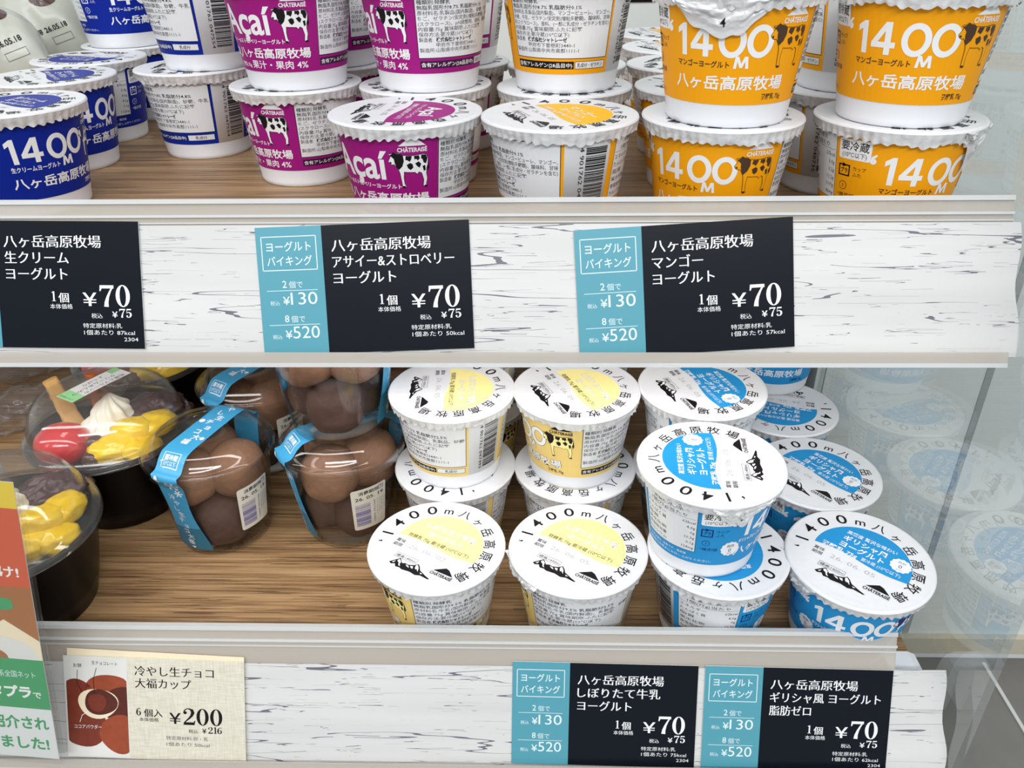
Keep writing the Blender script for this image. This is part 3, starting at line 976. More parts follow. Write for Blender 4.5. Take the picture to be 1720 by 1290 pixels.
cup('mango', 160.5, 437, U2, 157, 0, 'orange yogurt cup on top in second row, bar code between two orange fronts', GM, tab=(14, 22, 15, '4'))
cup('mango', 159.4, 367.2, U1, 40, -60, 'orange yogurt cup beside the glass at the bottom, white keep-cold box showing', GM, tab=(72, 24, 17, None))
cup('mango', 157.2, 363.5, U2, 0, -60, 'orange yogurt cup on top beside the glass, cow and digits facing out', GM)
# lower shelf
cup('milk', -49.9, 315.4, L1, -98, -38, 'pale yellow yogurt cup at the shelf front next to the chocolate cups', GK, date='26. 06. 02')
cup('milk', 22.7, 314.3, L1, -116, -28, 'pale yellow yogurt cup at the shelf front next to the sky blue cups', GK, tab=(-58, 26, 12, None))
cup('milk', -46.2, 387, L1, -180, 85, 'pale yellow yogurt cup carrying another, behind the front one near the chocolate cups', GK)
cup('milk', -45.8, 387.2, L2, -160, -95, 'pale yellow yogurt cup on top with bar code in front, next to the chocolate cups', GK)
cup('milk', 24.2, 386, L1, 180, -128, 'pale yellow yogurt cup carrying another, behind the front one near the sky blue cups', GK)
cup('milk', 23.8, 387, L2, -63, -62, 'pale yellow yogurt cup on top with its cow picture facing out', GK)
cup('milk', -40.5, 459, L1, 0, 20, 'pale yellow yogurt cup at the bottom of the hindmost stack behind the bar code cup', GK)
cup('milk', -40.5, 459, L2, -120, 20, 'pale yellow yogurt cup on the hindmost stack, its top cut by the upper price rail', GK)
cup('milk', 31, 459, L1, 0, 50, 'pale yellow yogurt cup at the bottom of the hindmost stack behind the cow picture cup', GK)
cup('milk', 31, 459, L2, -90, 50, 'pale yellow yogurt cup on the hindmost stack beside the sky blue lids, mostly hidden', GK)
cup('greek', 161.8, 309.0, L1, 17, -12, 'sky blue yogurt cup at the shelf front beside the glass, lid tipped forward', GG, tab=(-50, 26, 14, '2'), tilt=(2.6, 0))
cup('greek', 93.7, 314.3, L1, 111, -155, 'sky blue yogurt cup at the shelf front carrying another next to the yellow cups', GG)
cup('greek', 85.3, 318.2, L2, 79, 100, 'sky blue yogurt cup on top at the front with nutrition table and flap showing', GG, tab=(30, 24, 14, '1'))
cup('greek', 163.2, 380, L1, 30, -28, 'sky blue yogurt cup second back along the glass, lid half covered', GG)
cup('greek', 161.8, 451.5, L1, 10, 183, 'sky blue yogurt cup third back along the glass, lid lettering upside down', GG)
cup('greek', 160.5, 523, L1, 0, 30, 'sky blue yogurt cup fourth back along the glass, under a hidden stack', GG)
cup('greek', 161.8, 490.0, L2, 0, 30, 'sky blue yogurt cup raised on two lids at the back, cut by the upper rail', GG)
cup('greek', 94.0, 387.0, L1, 100, 30, 'sky blue yogurt cup carrying another behind the nutrition table cup', GG)
cup('greek', 94.0, 390.6, L2, 161, -57, 'sky blue yogurt cup on top behind the nutrition table cup, lid fully seen', GG)

# ------------------------------------------------------------------ shelves, rails
TL = math.radians(22)
RQ = 0.925


def rail_tr(Y0, Z0):
    def tr(x, n, t):          # n toward the shopper, t up the slope
        return (RQ * x, RQ * (Y0 + t * math.sin(TL) - n * math.cos(TL)), RQ * (Z0 + t * math.cos(TL) + n * math.sin(TL)))
    return tr


RU, RL = rail_tr(344, -141), rail_tr(292, -353)


def shelf(name, z, yf, x1, label):
    o = bpy.data.objects.new(name, None)
    COL.objects.link(o)
    o.empty_display_size = 0.05
    o.location = W(0, yf, z)
    tag(o, label, 'shelf')
    mb = MB()
    mb.box(-760, x1, 2, 738 - yf, -9, 0, 'wood')
    put('shelf_board', mb.mesh('shelf_board'), o)
    mb = MB()
    mb.box(-760, x1, 0, 2, -14, 0, 'edge')
    mb.box(-760, x1, 2, 16, -14, -9.02, 'edge')
    put('front_edge', mb.mesh('front_edge'), o, label='cream front edge strip')
    return o


shelf('display_shelf', ZU, 321.5, 193, 'brown wood-grain shelf carrying the blue, purple and orange yogurt cups')
shelf('display_shelf', ZL, 271.5, 193, 'brown wood-grain shelf carrying desserts, chocolate cups and pale yellow yogurt')


def rail(tr, t0, t1, x1, label, floor_t):
    o = bpy.data.objects.new('price_rail', None)
    COL.objects.link(o)
    o.empty_display_size = 0.05
    o.location = (0, 0, ZC * S)
    tag(o, label, 'price rail')
    mb = MB()
    mb.box(-760, x1, -1.8, 0, t0, t1, 'acrylic', tr)
    put('clear_backplate', mb.mesh('clear_backplate'), o)
    mb = MB()
    mb.box(-760, x1, -3.4, 1.0, t1, t1 + 2.2, 'acrylic_edge', tr)
    put('top_bead', mb.mesh('top_bead'), o)
    mb = MB()
    mb.box(-760, x1, 0.02, 1.2, t1 - 6.2, t1 - 5.0, 'acrylic_edge', tr)
    mb.box(-760, x1, 0.02, 0.7, t1 - 9.0, t1 - 8.4, 'acrylic_edge', tr)
    put('upper_rib', mb.mesh('upper_rib'), o)
    mb = MB()
    mb.box(-760, x1, 0.02, 5.4, t0 - 1.4, t0 + 0.6, 'acrylic_edge', tr)
    mb.box(-760, x1, 4.4, 5.4, t0 + 0.6, t0 + 5.5, 'acrylic', tr)
    put('lower_lip', mb.mesh('lower_lip'), o)
    return o


rail(RU, -41.5, 31.5, 213.5, 'clear plastic price rail along the upper shelf front', 14)
rail(RL, -51.2, 27.5, 190, 'clear plastic price rail along the lower shelf front', 25)


def paper(tr, t0, t1, x1, curl, label):
    mb = MB()
    nx = 120

    def f(u, v):
        x = -700 + (x1 + 700) * u
        c = curl * max(0, (x - 150) / 70) ** 2 * math.sin(v * 5 + 0.6)
        return tr(x + (v - 0.5) * -3 * (1 if u > 0.99 else 0) + (1.2 * math.sin(v * 9) if u > 0.99 else 0), 0.5 + c, t0 + (t1 - t0) * v)
    mb.grid(f, nx, 12, 'crack')
    b = len(mb.v)
    mb.grid(lambda u, v: tuple(np.array(f(1 - u, v)) + np.array([0, 0.25, 0])), nx, 12, 'crack')
    me = mb.mesh('insert_paper')
    put('insert_paper', me, loc=(0, 0, ZC * S), label=label, cat='paper strip')


paper(RU, -38.5, 21.8, 218, 0.3, 'white cracked-wood print paper strip in the upper price rail')
paper(RL, -48.6, 8.6, 217.5, 0.9, 'white cracked-wood print paper strip in the lower price rail')


# ------------------------------------------------------------------ price cards
CW, CHH = 49.0, 29.2


def yog_card(lines, kcal, code, teal=True):
    a = Art()
    a.rect(-18.6, -CHH, CW, CHH, 'dkcard', 1)
    a.rect(-CW, -CHH, -18.6, CHH, 'teal', 1)
    a.frame(-46.7, 9.4, -21.2, 25.0, 0.4, 'tealw', 2)
    a.text('ヨーグルト', -44.4, 18.4, 4.9, 'tealw', w=20.6, off=0.01)
    a.text('バイキング', -44.4, 11.9, 4.9, 'tealw', w=20.8, off=0.01)
    a.text('2', -38.2, 1.6, 4.6, 'tealw', off=0.005)
    a.text('個で', -35.2, 1.6, 3.4, 'tealw', w=6.4)
    a.line(-45.6, 0.3, -22.0, 0.3, 0.25, 'tealw', 2)
    a.text('税込', -44.4, -6.2, 2.3, 'tealw', w=4.4)
    a.text('¥', -38.4, -6.2, 4.6, 'tealw', w=3.2, h=3.8, off=0.01)
    a.text('130', -34.8, -6.2, 7, 'tealw', w=12.4, h=5.6, off=0.0, res=5)
    a.text('8', -38.2, -14.2, 4.6, 'tealw', off=0.005)
    a.text('個で', -35.2, -14.2, 3.4, 'tealw', w=6.4)
    a.line(-45.6, -15.5, -22.0, -15.5, 0.25, 'tealw', 2)
    a.text('税込', -44.4, -21.8, 2.3, 'tealw', w=4.4)
    a.text('¥', -38.4, -21.8, 4.6, 'tealw', w=3.2, h=3.8, off=0.01)
    a.text('520', -34.8, -21.8, 7, 'tealw', w=12.4, h=5.6, off=0.0, res=5)
    for (s_, w_), y in zip(lines, (17.6, 10.2, 2.8)):
        a.text(s_, -14.4, y, 6.2, 'cardw', w=w_, mincho=0.022, off=-0.006)
    a.serif('1', 6.4, -7.4, 4.5, 'cardw')
    a.text('個', 9.6, -7.6, 4.9, 'cardw', w=4.9, mincho=0.015)
    a.text('本体価格', 5.4, -10.8, 2.6, 'cardw', w=10.6)
    a.text('¥', 21.0, -9.6, 8, 'cardw', w=6.6, h=6.2, mincho=0.02, off=-0.008)
    a.serif('70', 29.0, -9.8, 10, 'cardw', wk=1.08)
    a.text('税込', 24.6, -15.0, 2.5, 'cardw', w=5.2)
    a.text('¥', 34.4, -14.8, 4, 'cardw', w=2.6, h=2.8, mincho=0.02)
    a.serif('75', 37.8, -14.8, 4.1, 'cardw', wk=1.08)
    a.text('特定原材料:乳', 20.4, -19.6, 2.5, 'cardw', w=18.4)
    a.text('1個あたり %skcal' % kcal, 20.6, -22.8, 2.6, 'cardw', w=24.0)
    if code:
        a.text(code, 39.4, -25.8, 2.5, 'cardw', w=6.6)
    return a


def choc_card():
    a = Art()
    a.rect(-CW, -CHH, CW, CHH, 'linen', 1)
    a.rect(-CW, -CHH, -14.5, CHH, 'photo_bg', 2)

    def blob(cx, cy, rx, ry, m, l, clip=(-48, -27, -15, 20)):
        p = []
        for i in range(30):
            t = 2 * math.pi * i / 30
            q = 1 + 0.05 * math.sin(3 * t + cx)
            p.append((min(max(cx + rx * q * math.cos(t), clip[0]), clip[2]), min(max(cy + ry * q * math.sin(t), clip[1]), clip[3])))
        a.poly(p, m, l)
    blob(-42, 4, 11, 12, 'choc', 3)
    blob(-25, 10, 12.5, 9.5, 'choclt', 3)
    blob(-16, 2, 14, 10, 'chocdk', 4)
    blob(-40, -9, 13.5, 14.5, 'choc', 5)
    blob(-20, -15, 10.5, 11.5, 'choclt', 6)
    blob(-31, 2.5, 11, 8.6, 'cream_p', 7)
    blob(-29.5, 3.2, 9, 7.4, 'chocdk', 8)
    blob(-31.4, 3.0, 5.0, 5.2, 'choc', 9)
    a.text('お餅', -43.6, 23.0, 2.6, 'k', w=4.6, layer=4)
    a.text('生チョコレート', -33.6, 25.0, 2.4, 'k', w=14, rot=-2, layer=4)
    a.line(-41.4, 21.5, -42, 14, 0.25, 'k', 9)
    a.line(-42, 14, -39.6, 9, 0.25, 'k', 9)
    a.line(-31, 23, -33, 16, 0.25, 'k', 10)
    a.line(-33, 16, -32.6, 8, 0.25, 'k', 10)
    a.line(-41.4, -8.6, -40, -4.6, 0.3, 'w', 10)
    a.line(-40, -4.6, -36.6, -2.4, 0.3, 'w', 10)
    a.text('ココアパウダー', -44.6, -12.2, 2.6, 'w', w=15, layer=10)
    a.text('冷やし生チョコ', -10.4, 19.8, 6.2, 'k', w=43.0, mincho=0.018, off=-0.008, layer=3)
    a.text('大福カップ', -10.4, 12.8, 6.2, 'k', w=30.6, mincho=0.018, off=-0.008, layer=3)
    a.serif('6', -10.4, -3.6, 4.4, 'k')
    a.text('個入', -6.2, -3.8, 5, 'k', w=10.2, mincho=0.014, layer=3)
    a.text('本体価格', -8.8, -6.8, 2.5, 'k', w=10.6, layer=3)
    a.text('¥', 7.6, -7.8, 8, 'k', w=6.4, h=6.4, mincho=0.02, off=-0.008, layer=3)
    a.serif('200', 15.0, -8.0, 9.6, 'k', wk=1.12)
    a.text('税込', 18.0, -12.6, 2.4, 'k', w=5.0, layer=3)
    a.text('¥', 25.4, -12.6, 4, 'k', w=2.4, h=2.7, mincho=0.02, layer=3)
    a.serif('216', 28.6, -12.6, 3.8, 'k', wk=1.15)
    a.text('特定原材料:卵・乳', 5.6, -17.0, 2.5, 'g', w=23, layer=3)
    a.text('1個あたり 50kcal', 5.6, -20.6, 2.6, 'g', w=23.6, layer=3)
    return a


def card(art, tr, cx, ct, ang, n0, label, base='cardw', bend=0.0, name='price_card', cat='price card', w=CW, h=CHH):
    mb = MB()
    c, s_ = math.cos(math.radians(ang)), math.sin(math.radians(ang))

    def f(x, y, n):
        return tr(cx + x * c - y * s_, n0 + n + bend * (x / CW) ** 2, ct + x * s_ + y * c)
    nx = 16

    def g(u, v, n):
        return f(-w + 2 * w * u, -h + 2 * h * v, n)
    mb.grid(lambda u, v: g(u, v, 0.5), nx, 2, base)
    mb.grid(lambda u, v: g(1 - u, v, 0.0), nx, 2, base)
    for v0 in (0, 1):
        mb.grid(lambda u, v: g(u if v0 == 0 else 1 - u, v0, 0.5 * v), nx, 1, base, False)
    for u0 in (0, 1):
        mb.grid(lambda u, v: g(u0, u if u0 else 1 - u, 0.5 * v), 1, 1, base, False)
    if art:
        emit(mb, art, lambda x, y, l: f(x, y, 0.5 + 0.03 * l), 2 * w / nx)
    return put(name, mb.mesh(name), loc=(0, 0, ZC * S), label=label, cat=cat)


FARM = ('八ヶ岳高原牧場', 45.6)
card(yog_card((FARM, ('生クリーム', 30), ('ヨーグルト', 29)), '87', '2304'), RU, -230.3, -5.0, -0.6, 1.0, 'dark price card with teal end below the royal blue cups')
card(yog_card((FARM, ('アサイー&ストロベリー', 56), ('ヨーグルト', 29)), '50', None), RU, -77.4, -6.9, 2.0, 1.0, 'dark price card with teal end below the single purple cup')
card(yog_card((FARM, ('マンゴー', 23), ('ヨーグルト', 28)), '57', None), RU, 68.5, -7.4, 3.4, 1.2, 'dark price card, most tilted, below the front orange cups')
card(yog_card((FARM, ('しぼりたて牛乳', 44), ('ヨーグルト', 29)), '75', '2304'), RL, 37.6, -18.0, -0.9, 1.0, 'dark price card with teal end below the pale yellow cups')
card(yog_card((FARM, ('ギリシャ風 ヨーグルト', 58), ('脂肪ゼロ', 22)), '62', '2304'), RL, 139.2, -19.4, -0.9, 1.0, 'dark price card with teal end below the sky blue cups, by the paper end')
card(choc_card(), RL, -204.4, -17.6, -1.7, 1.9, 'cream price card with truffle picture below the chocolate cups', base='linen')
card(None, RL, -204.0, -14.6, -2.6, 1.0, 'blank cream card peeking out behind the truffle picture card', base='cream_p', name='backing_card', cat='card', w=CW - 1)


# ------------------------------------------------------------------ leaflet in a stand
def leaflet():
    tl = math.radians(8)
    c, s_ = math.cos(math.radians(-5.5)), math.sin(math.radians(-5.5))

    def f(x, y, n):
        xx, yy = x * c - y * s_, x * s_ + y * c
        X, t = -252 + xx, -40 + yy
        return (RQ * X, RQ * (270 + t * math.sin(tl) - n * math.cos(tl)), RQ * (-345 + t * math.cos(tl) + n * math.sin(tl)))
    o = bpy.data.objects.new('promotion_leaflet', None)
    COL.objects.link(o)
    o.location = (0, 0, ZC * S)
    o.empty_display_size = 0.05
    tag(o, 'tall yellow, orange and green promotion leaflet in a clear stand before the dessert bowl', 'leaflet')
    a = Art()
    w0 = -100
    H = 168
    a.rect(w0, 0, 0, 36, 'lpaper', 1)
    a.rect(w0, 34, 0, 66, 'green', 2)
    a.rect(w0, 66, 0, H - 14, 'lbrown', 1)
    a.rect(w0, 110, 0, H - 14, 'lorange', 2)
    a.rect(w0, H - 14, 0, H, 'lyellow', 1)
    a.text('放送', -10.6, H - 10.5, 6.5, 'lorange', w=14, al='r', off=0.01)
    a.line(-26, H - 12, -12.4, H - 12, 0.5, 'lorange', 3)
    a.disc(-28, 136, 14, 'lyellow', 3, 28)
    a.text('け!', -4.5, 116, 7, 'w', w=9.5, al='r', off=0.02)
    a.rrect(w0, 96, -10, 103, 3.2, 'green', 3)
    a.poly([(w0, 80), (-24, 84), (-16, 90), (-8, 84), (0, 78), (0, 66), (w0, 66)], 'cream_p', 2)
    a.disc(-24, 68, 22, 'photo_bg', 3, 32, 12)
    a.disc(-30, 66, 13, 'lbrown', 4, 32, 7)
    a.rect(w0, 34, 0, 66, 'green', 5)
    a.text('TBS系全国ネット', -5, 54.5, 4.6, 'tealw', w=24, al='r', layer=6)
    a.text('タプラ', -8.6, 41.5, 8.5, 'w', w=21.5, al='r', off=0.04, layer=6)
    a.text('で', -3.6, 41.5, 4.8, 'w', al='r', off=0.02, layer=6)
    a.text('紹介され', -2.5, 20.5, 9.2, 'green', w=30, al='r', off=0.03, layer=3)
    a.text('ました!', -4, 6.5, 9.2, 'green', w=25, al='r', off=0.03, layer=3)
    mb = MB()
    mb.box(w0, 0, -0.2, 0.2, 0, H, 'lpaper', lambda x, n, y: f(x, y, n))
    emit(mb, a, lambda x, y, l: f(x, y, 0.22 + 0.03 * l))
    put('printed_sheet', mb.mesh('printed_sheet'), o)
    mb = MB()
    mb.box(w0, 2.2, 0.8, 1.8, -2, H + 1.5, 'pet', lambda x, n, y: f(x, y, n))
    put('clear_front', mb.mesh('clear_front'), o)
    mb = MB()
    mb.box(w0, 2.2, -1.8, -0.6, -2, H + 1.5, 'pet', lambda x, n, y: f(x, y, n))
    put('clear_back', mb.mesh('clear_back'), o)


leaflet()


# ------------------------------------------------------------------ clear chocolate cups
CB, CR, CHt = 27.0, 36.2, 61.0        # base radius, rim radius, rim height


def cw_r(t):
    return CB + (34.4 - CB) * max(0, min(t, 56)) / 56.0


def dome_z(r):
    pr = [(0, 73.5), (22, 73.3), (27, 72.6), (30.5, 70.0), (33.2, 66.4), (34.4, 64.6), (37.6, 63.8), (38.2, 62.0)]
    for (r0, z0), (r1, z1) in zip(pr, pr[1:]):
        if r <= r1:
            return z0 + (z1 - z0) * (r - r0) / (r1 - r0)
    return 62.0


def choc_meshes():
    mb = MB()
    outer = [(0.01, 1.4), (CB - 3, 1.4), (CB - 2, 0.0), (CB - 0.5, 0.2), (CB, 1.4)] + [(cw_r(t), t) for t in (12, 28, 44, 56)] + [(35.2, 56.6), (35.6, 59.4), (36.6, 60.4)]
    inner = [(36.2, 60.9), (34.9, 60.0), (34.7, 57.2)] + [(cw_r(t) - 0.5, t) for t in (56, 44, 28, 12)] + [(CB - 0.8, 2.2), (0.01, 1.9)]
    mb.lathe(outer + inner, 'pet', 72)
    _me['ccup'] = mb.mesh('clear_cup', True)
    mb = MB()
    prof = [(37.2, 56.5), (37.6, 57.5), (37.4, 61.2), (38.2, 61.6), (38.2, 63.0), (37.6, 63.8), (35.2, 64.0), (34.4, 64.6), (33.2, 66.6), (30.5, 70.2), (27, 72.7), (22, 73.4), (0.01, 73.6)]
    inn = [(0.01, 73.1), (22, 72.9), (26.8, 72.2), (30.1, 69.7), (32.7, 66.2), (34.0, 64.0), (37.2, 62.6), (36.9, 60.9), (37.0, 57.5), (37.2, 56.5)]
    mb.lathe(prof + inn, 'pet', 72)
    _me['clid'] = mb.mesh('clear_lid', True)
    # paper band
    hw = 8.8

    def prof_pt(s):
        """s mm from lower end of the front tail; returns rho-radius type and z"""
        if s < 50:
            t = 6 + s
            return ('side', cw_r(t) + 1.0, t)
        if s < 58:
            u = (s - 50) / 8
            return ('side', 35.4 + 3.4 * u, 56 + 6.5 * u)
        return ('top', 38.8 - (s - 58), None)

    def band(x, s, layer):
        lift = 0.25 + 0.05 * layer
        back = s > 58 + 77.6
        ss = s if not back else 2 * 58 + 77.6 - s
        k, r, z = prof_pt(ss)
        if k == 'side':
            r += lift
            rho = math.sqrt(max(0, r * r - x * x))
            if back:
                rho = -rho
            return (x, -rho, z)
        rho = r
        rr = min(38.6, math.hypot(rho, x))
        return (x, -rho, max(dome_z(rr), 63.9) + lift + (0.5 if rr > 34 else 0))
    mb = MB()
    tot = 2 * 58 + 77.6 - 12

    def width(s):
        return hw * (1 + 0.28 * math.exp(-((s - 0) / 16.0) ** 2) - 0.14 * math.exp(-((s - 30) / 14.0) ** 2))
    nv = 92
    for k, (v0, v1, m) in enumerate(((0, 9, 'tape2'), (9, nv, 'tape'))):
        mb.grid(lambda u, v: band((2 * u - 1) * width(tot * (v0 + (v1 - v0) * v) / nv), tot * (v0 + (v1 - v0) * v) / nv, 0), 10, v1 - v0, m)
    a = Art()
    for i, ch in enumerate('冷やし生チョコ大福'):
        a.text(ch, (0.8 if i % 2 else -0.6), 41 - i * 4.6, 4.4, 'w', al='c', off=0.01)
    a.poly([(-1.6, 2.2), (1.6, 2.2), (0, 0.4)][::-1], 'w', 3)
    for i, ch in enumerate('冷やし生チョコ大福'):
        a.text(ch, (2.0 if i % 2 else -1.0), 123 - i * 5.4, 5.2, 'w', al='c', off=0.02)
    a.frame(-5.5, 64, 5.5, 71, 0.35, 'w', 3)
    a.text('要冷蔵', 0, 67.2, 2.7, 'w', w=8.5, al='c', off=0.02)
    a.text('10℃以下', 0, 64.9, 1.8, 'w', w=8, al='c')

    def flake(cx, cy, r):
        for k in range(6):
            t = math.radians(60 * k)
            a.line(cx, cy, cx + r * math.cos(t), cy + r * math.sin(t), 0.7, 'w', 3)
            a.disc(cx + r * 0.8 * math.cos(t), cy + r * 0.8 * math.sin(t), r * 0.22, 'w', 3, 8)
    flake(3.0, 53, 4.6)
    flake(4.6, 46, 2.6)
    a.disc(-5.0, 56.5, 2.0, 'w', 3, 16)
    a.disc(6.2, 87, 1.4, 'w', 3, 16)
    a.disc(-6.2, 103, 1.8, 'w', 3, 16)
    emit(mb, a, band, 1.76, 1.6)
    _me['band'] = mb.mesh('paper_band')
    # date sticker
    a = Art()
    a.rrect(-10.5, 15, 10.5, 47, 1.6, 'sticker', 1)
    a.text('消費期限', -6.5, 42.6, 3.0, 'k', w=12, off=0.01)
    a.text('26. 05. 19', -8.4, 38.4, 3.4, 'k', w=17, h=2.6, off=0.01)
    a.put(barcode(9, 18, 'violet', 9), -8.8, 18.2)
    a.text('4901762 42961', 2.2, 36.2, 1.6, 'violet', w=17.5, rot=-90)
    for i in range(4):
        a.text(('名称 和生菓子', '原材料名 砂糖 餅粉', '内容量 6個', '保存方法 要冷蔵')[i], 4.2 + i * 1.6, 36, 1.2, 'lg', w=13 - i, rot=-90, res=1)
    a.put(recycle('violet'), 7.0, 44.0, 0.62)
    mb = MB()
    emit(mb, a, cone_fn(cw_r, 0.5, 0.54, 0.05, 4), 4 * 0.54)
    _me['date'] = mb.mesh('date_sticker')
    # rice cake
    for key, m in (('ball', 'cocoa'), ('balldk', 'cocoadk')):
        mb = MB()
        verts, faces = [], []
        nu, nv = 28, 18

        def f(u, v):
            th, ph = 2 * math.pi * u, math.pi * v
            d = Vector((math.sin(ph) * math.cos(th), math.sin(ph) * math.sin(th), -math.cos(ph)))
            r = 1 + 0.05 * noise.noise(d * 1.7 + Vector((3, 1, 2)))
            e = 0.78
            sq = lambda c: math.copysign(abs(c) ** e, c)
            return (15.9 * r * sq(d.x), 15.9 * r * sq(d.y), 16.2 * r * sq(d.z) + 16.2)
        mb.grid(f, nu, nv, m)
        _me[key] = mb.mesh('chocolate_daifuku')


choc_meshes()


def choc_cup(x, y, z, band_rot, date_rot, label, where, spin, contents=True):
    view = -math.degrees(math.atan2(x, y))
    o = bpy.data.objects.new('chocolate_dessert_cup', None)
    COL.objects.link(o)
    o.empty_display_size = 0.02
    o.location = W(x, y, z)
    tag(o, label, 'dessert cup', 'clear cups of chocolate rice cakes')
    put('clear_cup', _me['ccup'], o)
    put('clear_lid', _me['clid'], o)
    put('paper_band', _me['band'], o, rz=math.radians(band_rot + view), label='light blue paper band with white writing')
    put('date_sticker', _me['date'], o, rz=math.radians(date_rot + view), label='pale date sticker with violet bar code')
    for tier in range(2):
        for k in range(3):
            a = math.radians(spin + 120 * k + 60 * tier)
            r = 13.2 if tier == 0 else 15.6
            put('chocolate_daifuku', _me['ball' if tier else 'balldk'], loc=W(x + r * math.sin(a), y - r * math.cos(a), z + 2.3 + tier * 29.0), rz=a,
                label=('%s chocolate rice cake %s' % ('dusty brown upper' if tier else 'dark brown lower', where)), cat='rice cake', group='chocolate rice cakes %s' % where)


choc_cup(-192.5, 389.5, ZL, -45, 34, 'clear chocolate cup at the shelf front beside the dessert bowls', 'in the cup beside the dessert bowls', 20)
choc_cup(-188.5, 467.0, ZL, -52, 34, 'clear chocolate cup behind the one beside the dessert bowls', 'in the cup behind the one beside the bowls', 0)
choc_cup(-114.5, 396.0, ZL, -72, 20, 'clear chocolate cup under another beside the pale yellow yogurt', 'in the lower cup of the chocolate stack', 40)
choc_cup(-114.5, 400.0, ZL + 73.8, 66, 160, 'clear chocolate cup stacked on top of another, lid behind the upper rail', 'in the upper cup of the chocolate stack', 10)
choc_cup(-113.0, 474.0, ZL, -60, 160, 'clear chocolate cup in shade behind the chocolate stack', 'in the shaded cup behind the chocolate stack', 70)

# ------------------------------------------------------------------ dessert bowls
BH = 55.0


def bowl_meshes():
    mb = MB()
    mb.lathe([(0.01, 1.5), (31, 1.5), (32, 0), (34, 0.4), (38, 14), (42.5, 34), (44.6, 48), (45.4, 50.4), (47.8, 51.2), (48.4, 52.6), (48.2, 54.2), (46.2, 54.6), (44.8, 53.6), (43.4, 48), (41.3, 34), (36.8, 14), (33, 3), (0.01, 2.6)], 'blackp', 96)
    _me['bowl'] = mb.mesh('black_bowl', True)
    mb = MB()
    prof = [(49.2, 52.0), (49.4, 55.2), (48.6, 57.2), (45.8, 57.8), (45.0, 59.0), (44.6, 64), (42.6, 71), (38.5, 77.5), (33.0, 81.6), (29.0, 82.6), (0.01, 83.2)]
    inn = [(0.01, 82.7), (28.8, 82.1), (32.7, 81.1), (38.1, 77.1), (42.1, 70.8), (44.1, 64), (44.4, 58.8), (45.2, 57.2), (48.2, 56.6), (48.9, 55.0), (48.8, 52.0)]
    mb.lathe(prof + inn + [prof[0]], 'dome', 96)
    _me['dome'] = mb.mesh('clear_dome_lid', True)

    def blob(name, m, rx, ry, rz, amp, fr, seed, e=1.0, nu=40, nv=28):
        mb = MB()

        def f(u, v):
            th, ph = 2 * math.pi * u, math.pi * v
            d = Vector((math.sin(ph) * math.cos(th), math.sin(ph) * math.sin(th), -math.cos(ph)))
            r = 1 + amp * noise.fractal(d * fr + Vector((seed, 0, 0)), 0.8, 2.0, 3)
            sq = lambda c: math.copysign(abs(c) ** e, c)
            return (rx * r * sq(d.x), ry * r * sq(d.y), rz * r * sq(d.z))
        mb.grid(f, nu, nv, m)
        _me[name] = mb.mesh(name)
    blob('red', 'red', 16.5, 15, 13, 0.02, 1.2, 1, 0.95)
    blob('bean', 'bean', 5.6, 4.8, 4.8, 0.04, 1.0, 2)
    blob('anko', 'anko', 20, 16, 12, 0.22, 2.2, 5, 1.0, 64, 44)
    blob('mangoa', 'yellow', 14.5, 9.0, 7.4, 0.12, 1.8, 7, 0.9)
    blob('mangob', 'yellow', 13, 10, 7.8, 0.12, 1.8, 11, 0.85)
    # piped cream: ridged spiral cone
    mb = MB()

    def cr(u, v):
        th = 2 * math.pi * u
        h = v * 36
        r = 23 * (1 - v) ** 0.72 * (1 + 0.16 * math.sin(9 * th + v * 9)) * (1 + 0.10 * math.sin(v * 19))
        lean = 3.5 * v
        return (r * math.cos(th) + lean, r * math.sin(th), h)
    mb.grid(cr, 90, 40, 'creamfood')
    _me['cream_swirl'] = mb.mesh('cream_swirl')
    # wafer stick: tapered layered slab with caramel tip
    mb = MB()

    def wf(u, v):
        th = 2 * math.pi * u
        sq = lambda c: math.copysign(abs(c) ** 0.5, c)
        w = 6.2 - 2.2 * v
        return (w * sq(math.cos(th)) + 0.6 * noise.noise((u * 9, v * 14, 1)), 3.2 * sq(math.sin(th)) + 0.6 * noise.noise((u * 9, v * 14, 5)), v * 44)
    mb.grid(wf, 28, 30, 'wafer')
    mb.add([wf(i / 28, 1) for i in range(28)], [list(range(28))], 'wafer')
    _me['wafer'] = mb.mesh('wafer_stick')
    mb = MB()
    mb.grid(lambda u, v: (2.3 * math.cos(6.283 * u) * (1 + 0.5 * (v > 0.8)), 2.3 * math.sin(6.283 * u) * (1 + 0.5 * (v > 0.8)), v * 46), 14, 10, 'caramel')
    mb.add([(3.4 * math.cos(6.283 * i / 14), 3.4 * math.sin(6.283 * i / 14), 46) for i in range(14)], [list(range(14))], 'caramel')
    _me['cstick'] = mb.mesh('caramel_stick')


bowl_meshes()


